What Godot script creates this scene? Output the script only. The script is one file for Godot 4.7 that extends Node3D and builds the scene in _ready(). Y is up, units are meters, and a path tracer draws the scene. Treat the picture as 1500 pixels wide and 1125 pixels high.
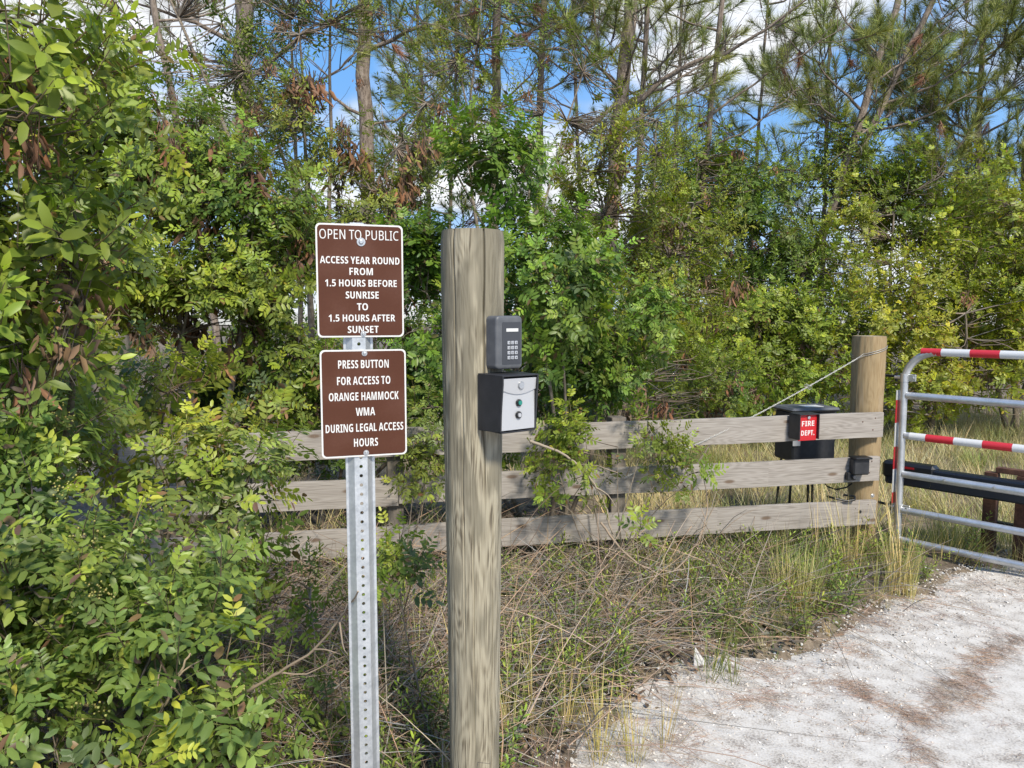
extends Node3D
# A field gate, access signs and an intercom post at the edge of a Florida thicket.

const F := 1126.0          # focal length in photo pixels (1500 wide)
const EYE := 1.55          # camera height
const PITCH := 0.0908      # camera looks down by this angle

var rng := RandomNumberGenerator.new()
var taken := {}
var M := {}
var MESH := {}
var lumps := FastNoiseLite.new()

# ---------------------------------------------------------------- mesh builder
class MB:
	var v := PackedVector3Array()
	var n := PackedVector3Array()
	var c := PackedColorArray()
	var uv := PackedVector2Array()
	var ix := PackedInt32Array()

	func vert(p: Vector3, nn: Vector3, cc := Color.WHITE, u := Vector2.ZERO) -> int:
		v.append(p); n.append(nn); c.append(cc); uv.append(u)
		return v.size() - 1

	func tri(a: int, b: int, d: int) -> void:
		var g := (v[b] - v[a]).cross(v[d] - v[a])
		if g.dot(n[a] + n[b] + n[d]) > 0.0:
			ix.append(a); ix.append(d); ix.append(b)
		else:
			ix.append(a); ix.append(b); ix.append(d)

	func quad(a: int, b: int, d: int, e: int) -> void:
		tri(a, b, d); tri(a, d, e)

	func face(pts: Array, nn: Vector3, cc := Color.WHITE, uvs: Array = []) -> void:
		var s := v.size()
		for i in pts.size():
			vert(pts[i], nn, cc, uvs[i] if uvs.size() > i else Vector2.ZERO)
		for i in range(1, pts.size() - 1):
			tri(s, s + i, s + i + 1)

	func box(t: Transform3D, size: Vector3, bev := 0.003, cc := Color.WHITE) -> void:
		var h := size * 0.5
		var b := minf(bev, minf(h.x, minf(h.y, h.z)) * 0.9)
		var ax := [Vector3.RIGHT, Vector3.UP, Vector3.BACK]
		for k in 3:
			var i := (k + 1) % 3
			var j := (k + 2) % 3
			for s in [-1.0, 1.0]:
				var o: Vector3 = ax[k] * s * h[k]
				var pts := []
				for q in [[-1, -1], [1, -1], [1, 1], [-1, 1]]:
					pts.append(t * (o + ax[i] * q[0] * (h[i] - b) + ax[j] * q[1] * (h[j] - b)))
				face(pts, (t.basis * (ax[k] * s)).normalized(), cc, [Vector2(0, 0), Vector2(1, 0), Vector2(1, 1), Vector2(0, 1)])
			for s in [-1.0, 1.0]:
				for r in [-1.0, 1.0]:   # edges along k
					var p1: Vector3 = ax[i] * s * h[i] + ax[j] * r * (h[j] - b)
					var p2: Vector3 = ax[i] * s * (h[i] - b) + ax[j] * r * h[j]
					var e: Vector3 = ax[k] * (h[k] - b)
					face([t * (p1 - e), t * (p1 + e), t * (p2 + e), t * (p2 - e)], (t.basis * (ax[i] * s + ax[j] * r)).normalized(), cc)
		for x in [-1.0, 1.0]:
			for y in [-1.0, 1.0]:
				for z in [-1.0, 1.0]:
					face([t * Vector3(x * h.x, y * (h.y - b), z * (h.z - b)), t * Vector3(x * (h.x - b), y * h.y, z * (h.z - b)), t * Vector3(x * (h.x - b), y * (h.y - b), z * h.z)], (t.basis * Vector3(x, y, z)).normalized(), cc)

	func tube(pts: Array, rad: Array, sides := 6, cc := Color.WHITE, cap := true, vscale := 1.0) -> void:
		var count := pts.size()
		var d0: Vector3 = (pts[1] - pts[0]).normalized()
		var side := d0.cross(Vector3.UP if absf(d0.y) < 0.9 else Vector3.RIGHT).normalized()
		var rings := []
		var along := 0.0
		for i in count:
			var a: Vector3 = pts[maxi(i - 1, 0)]
			var b: Vector3 = pts[mini(i + 1, count - 1)]
			var d := (b - a).normalized()
			side = (side - d * side.dot(d)).normalized()
			var up := d.cross(side)
			if i > 0:
				along += (pts[i] - pts[i - 1]).length()
			var first := v.size()
			for k in sides + 1:
				var ang := TAU * k / sides
				var o := side * cos(ang) + up * sin(ang)
				vert(pts[i] + o * rad[i], o, cc, Vector2(float(k) / sides, along * vscale))
			rings.append(first)
		for i in count - 1:
			for k in sides:
				quad(rings[i] + k, rings[i] + k + 1, rings[i + 1] + k + 1, rings[i + 1] + k)
		if cap:
			for e in [0, count - 1]:
				var d: Vector3 = (pts[0] - pts[1]).normalized() if e == 0 else (pts[count - 1] - pts[count - 2]).normalized()
				var ring := []
				for k in sides:
					ring.append(v[rings[e] + k])
				face(ring, d, cc)

	# a leaf blade: detail 0 = two faces, 1 = hexagon, 2 = folded blade with a midrib
	func leaf(base: Vector3, dir: Vector3, up: Vector3, length: float, width: float, fold: float, bend: float, cc: Color, detail := 1) -> void:
		var right := dir.cross(up).normalized()
		var nr := right.cross(dir).normalized()
		if detail == 0:
			var a := vert(base, nr, cc)
			var tip := vert(base + dir * length - nr * bend * length, (nr + dir * 2.0 * bend).normalized(), cc)
			var l := vert(base + dir * length * 0.45 - nr * bend * length * 0.2 - right * width * 0.5 + nr * fold * width * 0.5, (nr + right * fold).normalized(), cc)
			var r := vert(base + dir * length * 0.45 - nr * bend * length * 0.2 + right * width * 0.5 + nr * fold * width * 0.5, (nr - right * fold).normalized(), cc)
			tri(a, l, tip); tri(a, tip, r)
			return
		if detail == 1:
			var i0 := vert(base, nr, cc)
			var mid := dir * length - nr * bend * length
			var i1 := vert(base + mid, (nr + dir * 2.0 * bend).normalized(), cc)
			for sd in [-1.0, 1.0]:
				var nn: Vector3 = (nr - right * sd * fold).normalized()
				var p: Vector3 = right * sd * width
				var lift := nr * fold * width * 0.45
				var a1 := vert(base + mid * 0.27 + p * 0.42 + lift, nn, cc)
				var a2 := vert(base + mid * 0.72 + p * 0.4 + lift, nn, cc)
				tri(i0, a1, a2); tri(i0, a2, i1)
			return
		var ts := [0.28, 0.7]
		var ws := [0.44, 0.42]
		var prev := [vert(base, nr, cc)]
		for i in ts.size():
			var t: float = ts[i]
			var o := base + dir * length * t - nr * bend * length * t * t
			var lift: Vector3 = nr * fold * width * ws[i]
			var dn := dir * 2.0 * bend * t
			var l := vert(o - right * width * ws[i] + lift, (nr + right * fold + dn).normalized(), cc)
			var m := vert(o, (nr + dn).normalized(), cc)
			var r := vert(o + right * width * ws[i] + lift, (nr - right * fold + dn).normalized(), cc)
			if prev.size() == 1:
				tri(prev[0], l, m); tri(prev[0], m, r)
			else:
				quad(prev[0], l, m, prev[1]); quad(prev[1], m, r, prev[2])
			prev = [l, m, r]
		var e := vert(base + dir * length - nr * bend * length, (nr + dir * 2.0 * bend).normalized(), cc)
		tri(prev[0], e, prev[1]); tri(prev[1], e, prev[2])

	# a grass blade or needle: a bent ribbon
	func blade(base: Vector3, dir: Vector3, bendto: Vector3, length: float, width: float, cc: Color, segs := 3) -> void:
		var side := dir.cross(bendto).normalized()
		if side.length() < 0.1:
			side = dir.cross(Vector3.RIGHT).normalized()
		var last := -1
		for i in segs + 1:
			var t := float(i) / segs
			var p := base + dir * length * t + bendto * length * t * t * 0.5
			var d := (dir + bendto * t).normalized()
			var nn := side.cross(d).normalized()
			if i < segs:
				var w := width * (1.0 - t * 0.6) * 0.5
				var a := vert(p - side * w, nn, cc)
				vert(p + side * w, nn, cc)
				if last >= 0:
					quad(last, last + 1, a + 1, a)
				last = a
			else:
				var e := vert(p, nn, cc)
				tri(last, last + 1, e)

	func mesh() -> ArrayMesh:
		var a := []
		a.resize(Mesh.ARRAY_MAX)
		a[Mesh.ARRAY_VERTEX] = v
		a[Mesh.ARRAY_NORMAL] = n
		a[Mesh.ARRAY_COLOR] = c
		a[Mesh.ARRAY_TEX_UV] = uv
		a[Mesh.ARRAY_INDEX] = ix
		var m := ArrayMesh.new()
		m.add_surface_from_arrays(Mesh.PRIMITIVE_TRIANGLES, a)
		return m

# ---------------------------------------------------------------- helpers
func numbered(called: String) -> String:
	taken[called] = taken.get(called, -1) + 1
	return called if taken[called] == 0 else "%s_%03d" % [called, taken[called]]

func tag(o: Node, label := "", category := "", group := "", kind := "") -> Node:
	if label: o.set_meta("label", label)
	if category: o.set_meta("category", category)
	if group: o.set_meta("group", group)
	if kind: o.set_meta("kind", kind)
	return o

func thing(called: String, label: String, category: String, at := Vector3.ZERO, turn := 0.0, group := "") -> Node3D:
	var o := Node3D.new()
	o.name = numbered(called)
	add_child(o)
	o.position = at
	o.rotation.y = turn
	tag(o, label, category, group)
	return o

func part(called: String, mesh: Mesh, mat: Material, parent: Node, xf := Transform3D()) -> MeshInstance3D:
	var o := MeshInstance3D.new()
	o.name = called
	o.mesh = mesh
	o.material_override = mat
	parent.add_child(o, true)
	o.transform = xf
	return o

func structure(called: String, mesh: Mesh, mat: Material) -> MeshInstance3D:
	var o := part(called, mesh, mat, self)
	o.set_meta("kind", "structure")
	return o

func multi(called: String, mesh: Mesh, mat: Material, parent: Node, xfs: Array, cols: Array) -> MultiMeshInstance3D:
	if xfs.is_empty():
		return null
	var mm := MultiMesh.new()
	mm.transform_format = MultiMesh.TRANSFORM_3D
	mm.use_colors = true
	mm.mesh = mesh
	mm.instance_count = xfs.size()
	for i in xfs.size():
		mm.set_instance_transform(i, xfs[i])
		mm.set_instance_color(i, cols[i])
	var o := MultiMeshInstance3D.new()
	o.name = called
	o.multimesh = mm
	o.material_override = mat
	parent.add_child(o, true)
	o.set_meta("kind", "stuff")
	return o

# copies joined into one mesh, which the path tracer walks faster than heaped instances; entries: [mesh, transform, tint]
func baked(called: String, list: Array, mat_: Material, parent: Node) -> void:
	if list.is_empty():
		return
	var v := PackedVector3Array()
	var n := PackedVector3Array()
	var c := PackedColorArray()
	var ix := PackedInt32Array()
	var cache := {}
	for e in list:
		var m: ArrayMesh = e[0]
		if not cache.has(m):
			cache[m] = m.surface_get_arrays(0)
		var a: Array = cache[m]
		var tint: Color = e[2]
		var q := Vector3i(int(tint.r * 10.0), int(tint.g * 10.0), int(tint.b * 10.0))
		var key := [m, q]
		if not cache.has(key):
			var tc := PackedColorArray()
			var f := Color((q.x + 0.5) / 10.0, (q.y + 0.5) / 10.0, (q.z + 0.5) / 10.0)
			for col in a[Mesh.ARRAY_COLOR]:
				tc.append(col * f)
			cache[key] = tc
		var first := v.size()
		var xf: Transform3D = e[1]
		v.append_array(xf * (a[Mesh.ARRAY_VERTEX] as PackedVector3Array))
		n.append_array(Transform3D(xf.basis.orthonormalized(), Vector3.ZERO) * (a[Mesh.ARRAY_NORMAL] as PackedVector3Array))
		c.append_array(cache[key])
		var id: PackedInt32Array = (a[Mesh.ARRAY_INDEX] as PackedInt32Array).duplicate()
		for i in id.size():
			id[i] += first
		ix.append_array(id)
	var arr := []
	arr.resize(Mesh.ARRAY_MAX)
	arr[Mesh.ARRAY_VERTEX] = v
	arr[Mesh.ARRAY_NORMAL] = n
	arr[Mesh.ARRAY_COLOR] = c
	arr[Mesh.ARRAY_INDEX] = ix
	var mesh := ArrayMesh.new()
	mesh.add_surface_from_arrays(Mesh.PRIMITIVE_TRIANGLES, arr)
	tris += ix.size() / 3
	part(called, mesh, mat_, parent).set_meta("kind", "stuff")

var tris := 0

# the point seen at photo pixel (u, v) that stands at horizontal distance d in front of the camera
func pz(u: float, v: float, d: float) -> Vector3:
	var y := (562.5 - v) / F
	var dir := Vector3((u - 750.0) / F, y * cos(PITCH) - sin(PITCH), -y * sin(PITCH) - cos(PITCH))
	var t := d / -dir.z
	return Vector3(0, EYE, 0) + dir * t

# the point of the level ground seen at photo pixel (u, v)
func pg(u: float, v: float) -> Vector3:
	var y := (562.5 - v) / F
	var dir := Vector3((u - 750.0) / F, y * cos(PITCH) - sin(PITCH), -y * sin(PITCH) - cos(PITCH))
	return Vector3(0, EYE, 0) + dir * (EYE / -dir.y)

func rv() -> Vector3:
	return Vector3(rng.randf_range(-1, 1), rng.randf_range(-1, 1), rng.randf_range(-1, 1))

func rdir() -> Vector3:
	var p := rv()
	while p.length() > 1.0 or p.length() < 0.05:
		p = rv()
	return p.normalized()

func basis_y(dir: Vector3, spin: float, s: float) -> Basis:
	var y := dir.normalized()
	var x := y.cross(Vector3(cos(spin), 0.31, sin(spin))).normalized()
	return Basis(x * s, y * s, x.cross(y) * s)

func mixc(a: Color, b: Color, t: float) -> Color:
	return a.lerp(b, clampf(t, 0, 1))

func jit(c: Color, k := 0.15) -> Color:
	var f := 1.0 + rng.randf_range(-k, k)
	var w := rng.randf_range(-k, k) * 0.5
	return Color(c.r * f * (1.0 + w), c.g * f, c.b * f * (1.0 - w))

func srgb(c: Color) -> Color:
	return c.linear_to_srgb()

func noise(freq: float, sd: int, octaves := 4) -> FastNoiseLite:
	var f := FastNoiseLite.new()
	f.noise_type = FastNoiseLite.TYPE_SIMPLEX_SMOOTH
	f.frequency = freq
	f.seed = sd
	f.fractal_octaves = octaves
	return f

func mat(color: Color, rough := 0.6, metal := 0.0) -> StandardMaterial3D:
	var m := StandardMaterial3D.new()
	m.albedo_color = srgb(color)
	m.roughness = rough
	m.metallic = metal
	return m

func tinted(rough: float, back := Color.BLACK) -> StandardMaterial3D:
	var m := StandardMaterial3D.new()
	m.vertex_color_use_as_albedo = true
	m.roughness = rough
	if back != Color.BLACK:
		m.backlight_enabled = true
		m.backlight = back
	return m

func texture_of(img: Image) -> ImageTexture:
	return ImageTexture.create_from_image(img)

# noise through a colour ramp (colours are linear base colours); the picture repeats without seams
func ramp_image(w: int, h: int, n1: FastNoiseLite, n2: FastNoiseLite, stops: Array, mix2: float) -> Image:
	var a := n1.get_seamless_image(w, h, false, false, 0.1, true)
	var b := n2.get_seamless_image(w, h, false, false, 0.1, true)
	a.convert(Image.FORMAT_L8)
	b.convert(Image.FORMAT_L8)
	var da := a.get_data()
	var db := b.get_data()
	var lut := PackedByteArray()
	for i in 256:
		var t := i / 255.999 * (stops.size() - 1)
		var k := int(t)
		var c := srgb(mixc(stops[k], stops[k + 1], t - k))
		lut.append(int(c.r * 255)); lut.append(int(c.g * 255)); lut.append(int(c.b * 255))
	var out := PackedByteArray()
	out.resize(w * h * 3)
	for i in w * h:
		var k := clampi(int(da[i] + (db[i] - 128) * mix2), 0, 255) * 3
		out[i * 3] = lut[k]
		out[i * 3 + 1] = lut[k + 1]
		out[i * 3 + 2] = lut[k + 2]
	return Image.create_from_data(w, h, false, Image.FORMAT_RGB8, out)

func noise_mat(n1: FastNoiseLite, n2: FastNoiseLite, stops: Array, mix2: float, size: int, metres: float, rough: float, relief: float, world := true) -> StandardMaterial3D:
	var img := ramp_image(size, size, n1, n2, stops, mix2)
	var m := StandardMaterial3D.new()
	m.albedo_texture = texture_of(img)
	m.roughness = rough
	m.uv1_triplanar = true
	m.uv1_world_triplanar = world
	m.uv1_scale = Vector3.ONE / metres
	if relief > 0.0:
		m.heightmap_enabled = true
		m.heightmap_texture = m.albedo_texture
		m.heightmap_scale = relief
	return m

# ---------------------------------------------------------------- materials
func wood_post_texture(w: int, h: int, metres: float, radius: float, sd: int, pale: Color, mid: Color, dark: Color, grey: Color, grey_amount: float, weathered := 99.0) -> Image:
	var low := noise(1.0, sd, 2)
	var fine := noise(1.0, sd + 1, 3)
	var img := Image.create(w, h, false, Image.FORMAT_RGB8)
	for y in h:
		var yy := metres * (1.0 - float(y) / h)
		for x in w:
			var a := TAU * x / w
			var cx := cos(a) * radius
			var cz := sin(a) * radius
			var warp := low.get_noise_3d(cx * 9.0, yy * 1.6, cz * 9.0)
			var ring := sin(warp * 34.0 + fine.get_noise_3d(cx * 26.0, yy * 3.2 + 40.0, cz * 26.0) * 5.0)
			var streak := fine.get_noise_3d(cx * 150.0, yy * 5.0, cz * 150.0)
			var patch := fine.get_noise_3d(cx * 14.0 + 9.0, yy * 3.5, cz * 14.0)
			var hair := fine.get_noise_3d(cx * 420.0, yy * 9.0, cz * 420.0)
			var c := mixc(pale, mid, 0.42 + ring * 0.26 + streak * 0.8 + hair * 0.9)
			c = mixc(c, dark, clampf(streak * 2.6 - 0.5 + ring * 0.3 + hair * 0.9, 0, 1) * 0.8)
			c = mixc(c, grey, clampf(patch * 2.6 + grey_amount + smoothstep(weathered, weathered + 0.2, yy + patch * 0.7 + streak * 0.25), 0, 1) * 0.72)
			img.set_pixel(x, y, srgb(c))
	return img

func board_texture(w: int, h: int, sd: int) -> Image:
	var low := noise(1.0, sd, 2)
	var fine := noise(1.0, sd + 1, 3)
	var img := Image.create(w, h, false, Image.FORMAT_RGB8)
	var pale := Color(0.345, 0.315, 0.285)
	var mid := Color(0.235, 0.21, 0.185)
	var dark := Color(0.13, 0.11, 0.09)
	for y in h:
		for x in w:
			var u := float(x) / w * 2.6
			var v := float(y) / h
			var warp := low.get_noise_2d(u * 0.9, v * 2.0)
			var ring := sin((v * 3.0 + warp * 3.2) * 9.0 + fine.get_noise_2d(u * 2.0, v * 9.0) * 3.0)
			var streak := fine.get_noise_2d(u * 3.0, v * 60.0)
			var patch := fine.get_noise_2d(u * 2.2 + 50.0, v * 3.0)
			var c := mixc(pale, mid, 0.4 + ring * 0.3 + streak * 0.9 + patch * 0.5)
			c = mixc(c, dark, clampf(streak * 2.2 - 0.6 + ring * 0.25, 0, 1) * 0.7)
			for k in 4:   # knots
				var kx := 0.3 + k * 0.63 + 0.2 * sin(sd * 1.7 + k * 2.1)
				var ky := 0.5 + 0.32 * sin(sd * 3.1 + k * 4.3)
				var d := Vector2((u - kx) * 7.0, (v - ky) * 3.4).length()
				if d < 0.34:
					c = mixc(c, Color(0.12, 0.075, 0.045), smoothstep(0.34, 0.12, d) * 0.85)
			img.set_pixel(x, y, srgb(c))
	return img

func uv_mat(img: Image, rough: float, relief: float) -> StandardMaterial3D:
	var m := StandardMaterial3D.new()
	m.albedo_texture = texture_of(img)
	m.roughness = rough
	if relief > 0.0:
		m.heightmap_enabled = true
		m.heightmap_texture = m.albedo_texture
		m.heightmap_scale = relief
	return m

func make_materials() -> void:
	M.leaf = tinted(0.44, Color(0.88, 0.92, 0.58))
	M.leaf_dull = tinted(0.6, Color(0.8, 0.84, 0.55))
	M.needle = tinted(0.5, Color(0.4, 0.42, 0.28))
	M.grass = tinted(0.6, Color(0.55, 0.56, 0.36))
	M.dry = tinted(0.85)
	M.twig = tinted(0.85)
	M.berry = tinted(0.45)
	M.post = uv_mat(wood_post_texture(448, 1024, 2.0, 0.085, 11, Color(0.34, 0.305, 0.225), Color(0.205, 0.178, 0.122), Color(0.07, 0.054, 0.035), Color(0.145, 0.13, 0.092), 0.0, 1.15), 0.85, 0.35)
	M.gatepost = uv_mat(wood_post_texture(256, 512, 1.5, 0.1, 31, Color(0.315, 0.235, 0.13), Color(0.25, 0.178, 0.09), Color(0.23, 0.155, 0.075), Color(0.30, 0.235, 0.15), -0.45), 0.85, 0.2)
	M.oldpost = uv_mat(wood_post_texture(192, 384, 1.3, 0.1, 47, Color(0.22, 0.19, 0.155), Color(0.15, 0.125, 0.10), Color(0.06, 0.047, 0.035), Color(0.17, 0.155, 0.13), 0.2), 0.9, 0.25)
	M.board = []
	for k in 3:
		M.board.append(uv_mat(board_texture(768, 80, 60 + k * 7), 0.85, 0.2))
	M.endgrain = noise_mat(noise(0.03, 5), noise(0.2, 6), [Color(0.2, 0.16, 0.11), Color(0.34, 0.29, 0.21), Color(0.45, 0.39, 0.28)], 0.7, 128, 0.2, 0.9, 0.2, false)
	M.bark = noise_mat(noise(0.016, 21, 4), noise(0.07, 22, 3), [Color(0.07, 0.055, 0.045), Color(0.16, 0.125, 0.10), Color(0.25, 0.205, 0.17), Color(0.33, 0.28, 0.24)], 0.7, 256, 0.5, 0.95, 2.5, false)
	M.bark.uv1_scale = Vector3(5.0, 1.6, 5.0)
	M.stem = noise_mat(noise(0.03, 23, 3), noise(0.11, 24, 2), [Color(0.10, 0.08, 0.06), Color(0.20, 0.165, 0.125), Color(0.30, 0.26, 0.21)], 0.6, 128, 0.25, 0.9, 0.4, false)
	M.soil = noise_mat(noise(0.012, 71, 5), noise(0.12, 72, 3), [Color(0.06, 0.045, 0.03), Color(0.13, 0.10, 0.07), Color(0.19, 0.15, 0.105), Color(0.28, 0.235, 0.18)], 0.9, 512, 1.7, 0.95, 2.0)
	M.shell = noise_mat(noise(0.011, 81, 5), noise(0.10, 82, 4), [Color(0.28, 0.25, 0.22), Color(0.47, 0.44, 0.40), Color(0.56, 0.535, 0.495), Color(0.61, 0.585, 0.55)], 0.85, 1024, 1.3, 0.9, 0.6)
	M.pebble = tinted(0.85)
	var gal := noise_mat(noise(0.02, 91, 3), noise(0.08, 92, 3), [Color(0.44, 0.47, 0.50), Color(0.56, 0.59, 0.62), Color(0.66, 0.69, 0.72)], 0.6, 256, 0.25, 0.42, 0.0, false)
	gal.metallic = 0.65
	M.galv = gal
	var tube := noise_mat(noise(0.015, 93, 3), noise(0.08, 94, 3), [Color(0.46, 0.48, 0.50), Color(0.55, 0.57, 0.59), Color(0.64, 0.66, 0.68)], 0.5, 256, 0.4, 0.36, 0.0, false)
	tube.metallic = 0.7
	M.tube = tube
	M.zinc = mat(Color(0.60, 0.61, 0.62), 0.35, 0.85)
	M.brown = noise_mat(noise(0.01, 95, 3), noise(0.2, 96, 2), [Color(0.074, 0.027, 0.0155), Color(0.083, 0.032, 0.019), Color(0.10, 0.043, 0.029)], 0.25, 256, 0.5, 0.4, 0.0, false)
	M.brown.metallic_specular = 0.3
	M.white = mat(Color(0.62, 0.62, 0.61), 0.45)
	M.letter = mat(Color(0.63, 0.63, 0.62), 0.5)
	M.black = mat(Color(0.012, 0.013, 0.015), 0.42)
	M.blackcase = noise_mat(noise(0.02, 97, 3), noise(0.3, 98, 2), [Color(0.014, 0.015, 0.018), Color(0.022, 0.023, 0.027), Color(0.032, 0.033, 0.037)], 0.5, 128, 0.2, 0.5, 0.04, false)
	M.grey = noise_mat(noise(0.02, 99, 3), noise(0.4, 100, 2), [Color(0.075, 0.08, 0.09), Color(0.09, 0.095, 0.105), Color(0.11, 0.115, 0.125)], 0.5, 128, 0.1, 0.5, 0.05, false)
	M.greydark = mat(Color(0.045, 0.048, 0.056), 0.45)
	M.face = mat(Color(0.50, 0.51, 0.53), 0.34, 0.35)
	M.key = mat(Color(0.50, 0.51, 0.53), 0.4, 0.4)
	M.red = mat(Color(0.46, 0.014, 0.02), 0.4)
	M.tapered = mat(Color(0.52, 0.028, 0.04), 0.3)
	M.tapewhite = mat(Color(0.60, 0.61, 0.62), 0.3)
	M.green = mat(Color(0.02, 0.20, 0.16), 0.25)
	M.navy = mat(Color(0.012, 0.016, 0.026), 0.4)
	M.rust = noise_mat(noise(0.02, 101, 4), noise(0.15, 102, 3), [Color(0.05, 0.022, 0.014), Color(0.09, 0.04, 0.024), Color(0.14, 0.068, 0.04)], 0.7, 128, 0.3, 0.85, 0.2, false)
	M.wire = mat(Color(0.40, 0.40, 0.385), 0.5, 0.6)

# ---------------------------------------------------------------- plants: leaves, sprigs, tufts
const OLD := Color(0.118, 0.168, 0.052)
const MIDG := Color(0.245, 0.31, 0.058)
const NEWG := Color(0.38, 0.47, 0.06)
const LIME := Color(0.52, 0.55, 0.08)
const BLUE := Color(0.135, 0.19, 0.10)
const DEAD := Color(0.165, 0.092, 0.055)

func compound_leaf(mb: MB, base: Vector3, dir: Vector3, up: Vector3, length: float, pairs: int, leaflet: float, width: float, col: Color, detail: int) -> void:
	var droop := rng.randf_range(0.1, 0.45)
	var right := dir.cross(up).normalized()
	var nr := right.cross(dir).normalized()
	mb.blade(base, dir, -nr * droop * 1.2, length, 0.0022, mixc(col, Color(0.2, 0.14, 0.06), 0.5), 2)
	for k in pairs + 1:
		var t := 0.3 + 0.7 * k / pairs
		var o := base + dir * length * t - nr * droop * length * t * t * 0.6
		var d := (dir - nr * droop * 1.2 * t).normalized()
		var n2 := right.cross(d).normalized()
		for s in ([-1.0, 1.0] if k < pairs else [0.0]):
			var ld: Vector3 = (d * (0.55 if s != 0.0 else 1.0) + right * s * 0.9 + n2 * rng.randf_range(-0.25, 0.3)).normalized()
			var lc := jit(col, 0.14)
			var worn := rng.randf()
			if worn < 0.025:
				lc = jit(mixc(DEAD, Color(0.30, 0.2, 0.09), rng.randf()), 0.2)
			elif worn < 0.036:
				lc = jit(Color(0.42, 0.38, 0.07), 0.2)
			var sz := leaflet * rng.randf_range(0.75, 1.15) * (0.85 + 0.25 * sin(t * 3.0))
			mb.leaf(o, ld, (n2 + rv() * 0.25).normalized(), sz, sz * width * rng.randf_range(0.9, 1.1), rng.randf_range(0.05, 0.35), rng.randf_range(-0.02, 0.3), lc, detail)

# a shoot along +y with compound leaves
func pepper_sprig(length: float, leaves: int, leaf_len: float, leaflet: float, detail: int, fresh: float) -> ArrayMesh:
	var mb := MB.new()
	mb.tube([Vector3.ZERO, Vector3(0, length * 0.5, 0.01), Vector3(0.01, length, 0)], [0.003, 0.0022, 0.0012], 3, Color(0.16, 0.12, 0.075), false)
	for k in leaves:
		var t := (k + 0.6) / leaves
		var ang := k * 2.4 + rng.randf_range(-0.3, 0.3)
		var open := lerpf(1.35, 0.5, t * t) + rng.randf_range(-0.2, 0.2)
		var out := Vector3(cos(ang), 0, sin(ang))
		var dir := (out * sin(open) + Vector3.UP * cos(open)).normalized()
		var up := (Vector3.UP * sin(open) - out * cos(open) + rv() * 0.2).normalized()
		var young := clampf((t - (1.0 - fresh)) / maxf(fresh, 0.01), 0, 1)
		var col := mixc(mixc(OLD, MIDG, rng.randf_range(0.2, 1.0)), mixc(NEWG, LIME, rng.randf() * 0.5), young)
		var s := lerpf(1.0, 0.6, t * t) * rng.randf_range(0.85, 1.15)
		compound_leaf(mb, Vector3(0, length * t, 0), dir, up, leaf_len * s, 3 + (k % 2), leaflet * s, 0.46, col, detail)
	return mb.mesh()

# a shoot along +y with simple leaves
func simple_sprig(length: float, leaves: int, leaf_len: float, width: float, detail: int, fresh: float) -> ArrayMesh:
	var mb := MB.new()
	mb.tube([Vector3.ZERO, Vector3(0.005, length * 0.5, 0.01), Vector3(0.0, length, 0)], [0.003, 0.0022, 0.0012], 3, Color(0.17, 0.13, 0.08), false)
	for k in leaves:
		var t := (k + 0.5) / leaves
		var ang := k * 2.4 + rng.randf_range(-0.3, 0.3)
		var open := lerpf(1.4, 0.45, t * t) + rng.randf_range(-0.25, 0.25)
		var out := Vector3(cos(ang), 0, sin(ang))
		var dir := (out * sin(open) + Vector3.UP * cos(open)).normalized()
		var up := (Vector3.UP * sin(open) - out * cos(open) + rv() * 0.25).normalized()
		var young := clampf((t - (1.0 - fresh)) / maxf(fresh, 0.01), 0, 1)
		var col := jit(mixc(mixc(OLD, MIDG, rng.randf_range(0.3, 1.0)), mixc(NEWG, LIME, rng.randf() * 0.4), young), 0.12)
		var s := lerpf(1.05, 0.6, t * t) * rng.randf_range(0.8, 1.15)
		mb.leaf(Vector3(0, length * t, 0) + out * 0.003, dir, up, leaf_len * s, leaf_len * s * width, rng.randf_range(0.05, 0.3), rng.randf_range(0.0, 0.35), col, detail)
	return mb.mesh()

func dead_bunch() -> ArrayMesh:
	var mb := MB.new()
	for k in 26:
		var o := Vector3(rng.randf_range(-0.06, 0.06), rng.randf_range(-0.02, 0.1), rng.randf_range(-0.06, 0.06))
		var dir := (Vector3.DOWN + rv() * 0.7).normalized()
		mb.leaf(o, dir, rdir(), rng.randf_range(0.04, 0.09), rng.randf_range(0.012, 0.028), rng.randf_range(0.5, 1.3), rng.randf_range(-0.4, 0.6), jit(mixc(DEAD, Color(0.26, 0.15, 0.085), rng.randf() * rng.randf()), 0.3), 1)
	for k in 5:
		mb.tube([Vector3(0, 0.12, 0) + rv() * 0.03, rv() * 0.04, Vector3(0, -0.08, 0) + rv() * 0.06], [0.0025, 0.002, 0.001], 3, Color(0.12, 0.085, 0.06), false)
	return mb.mesh()

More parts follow.
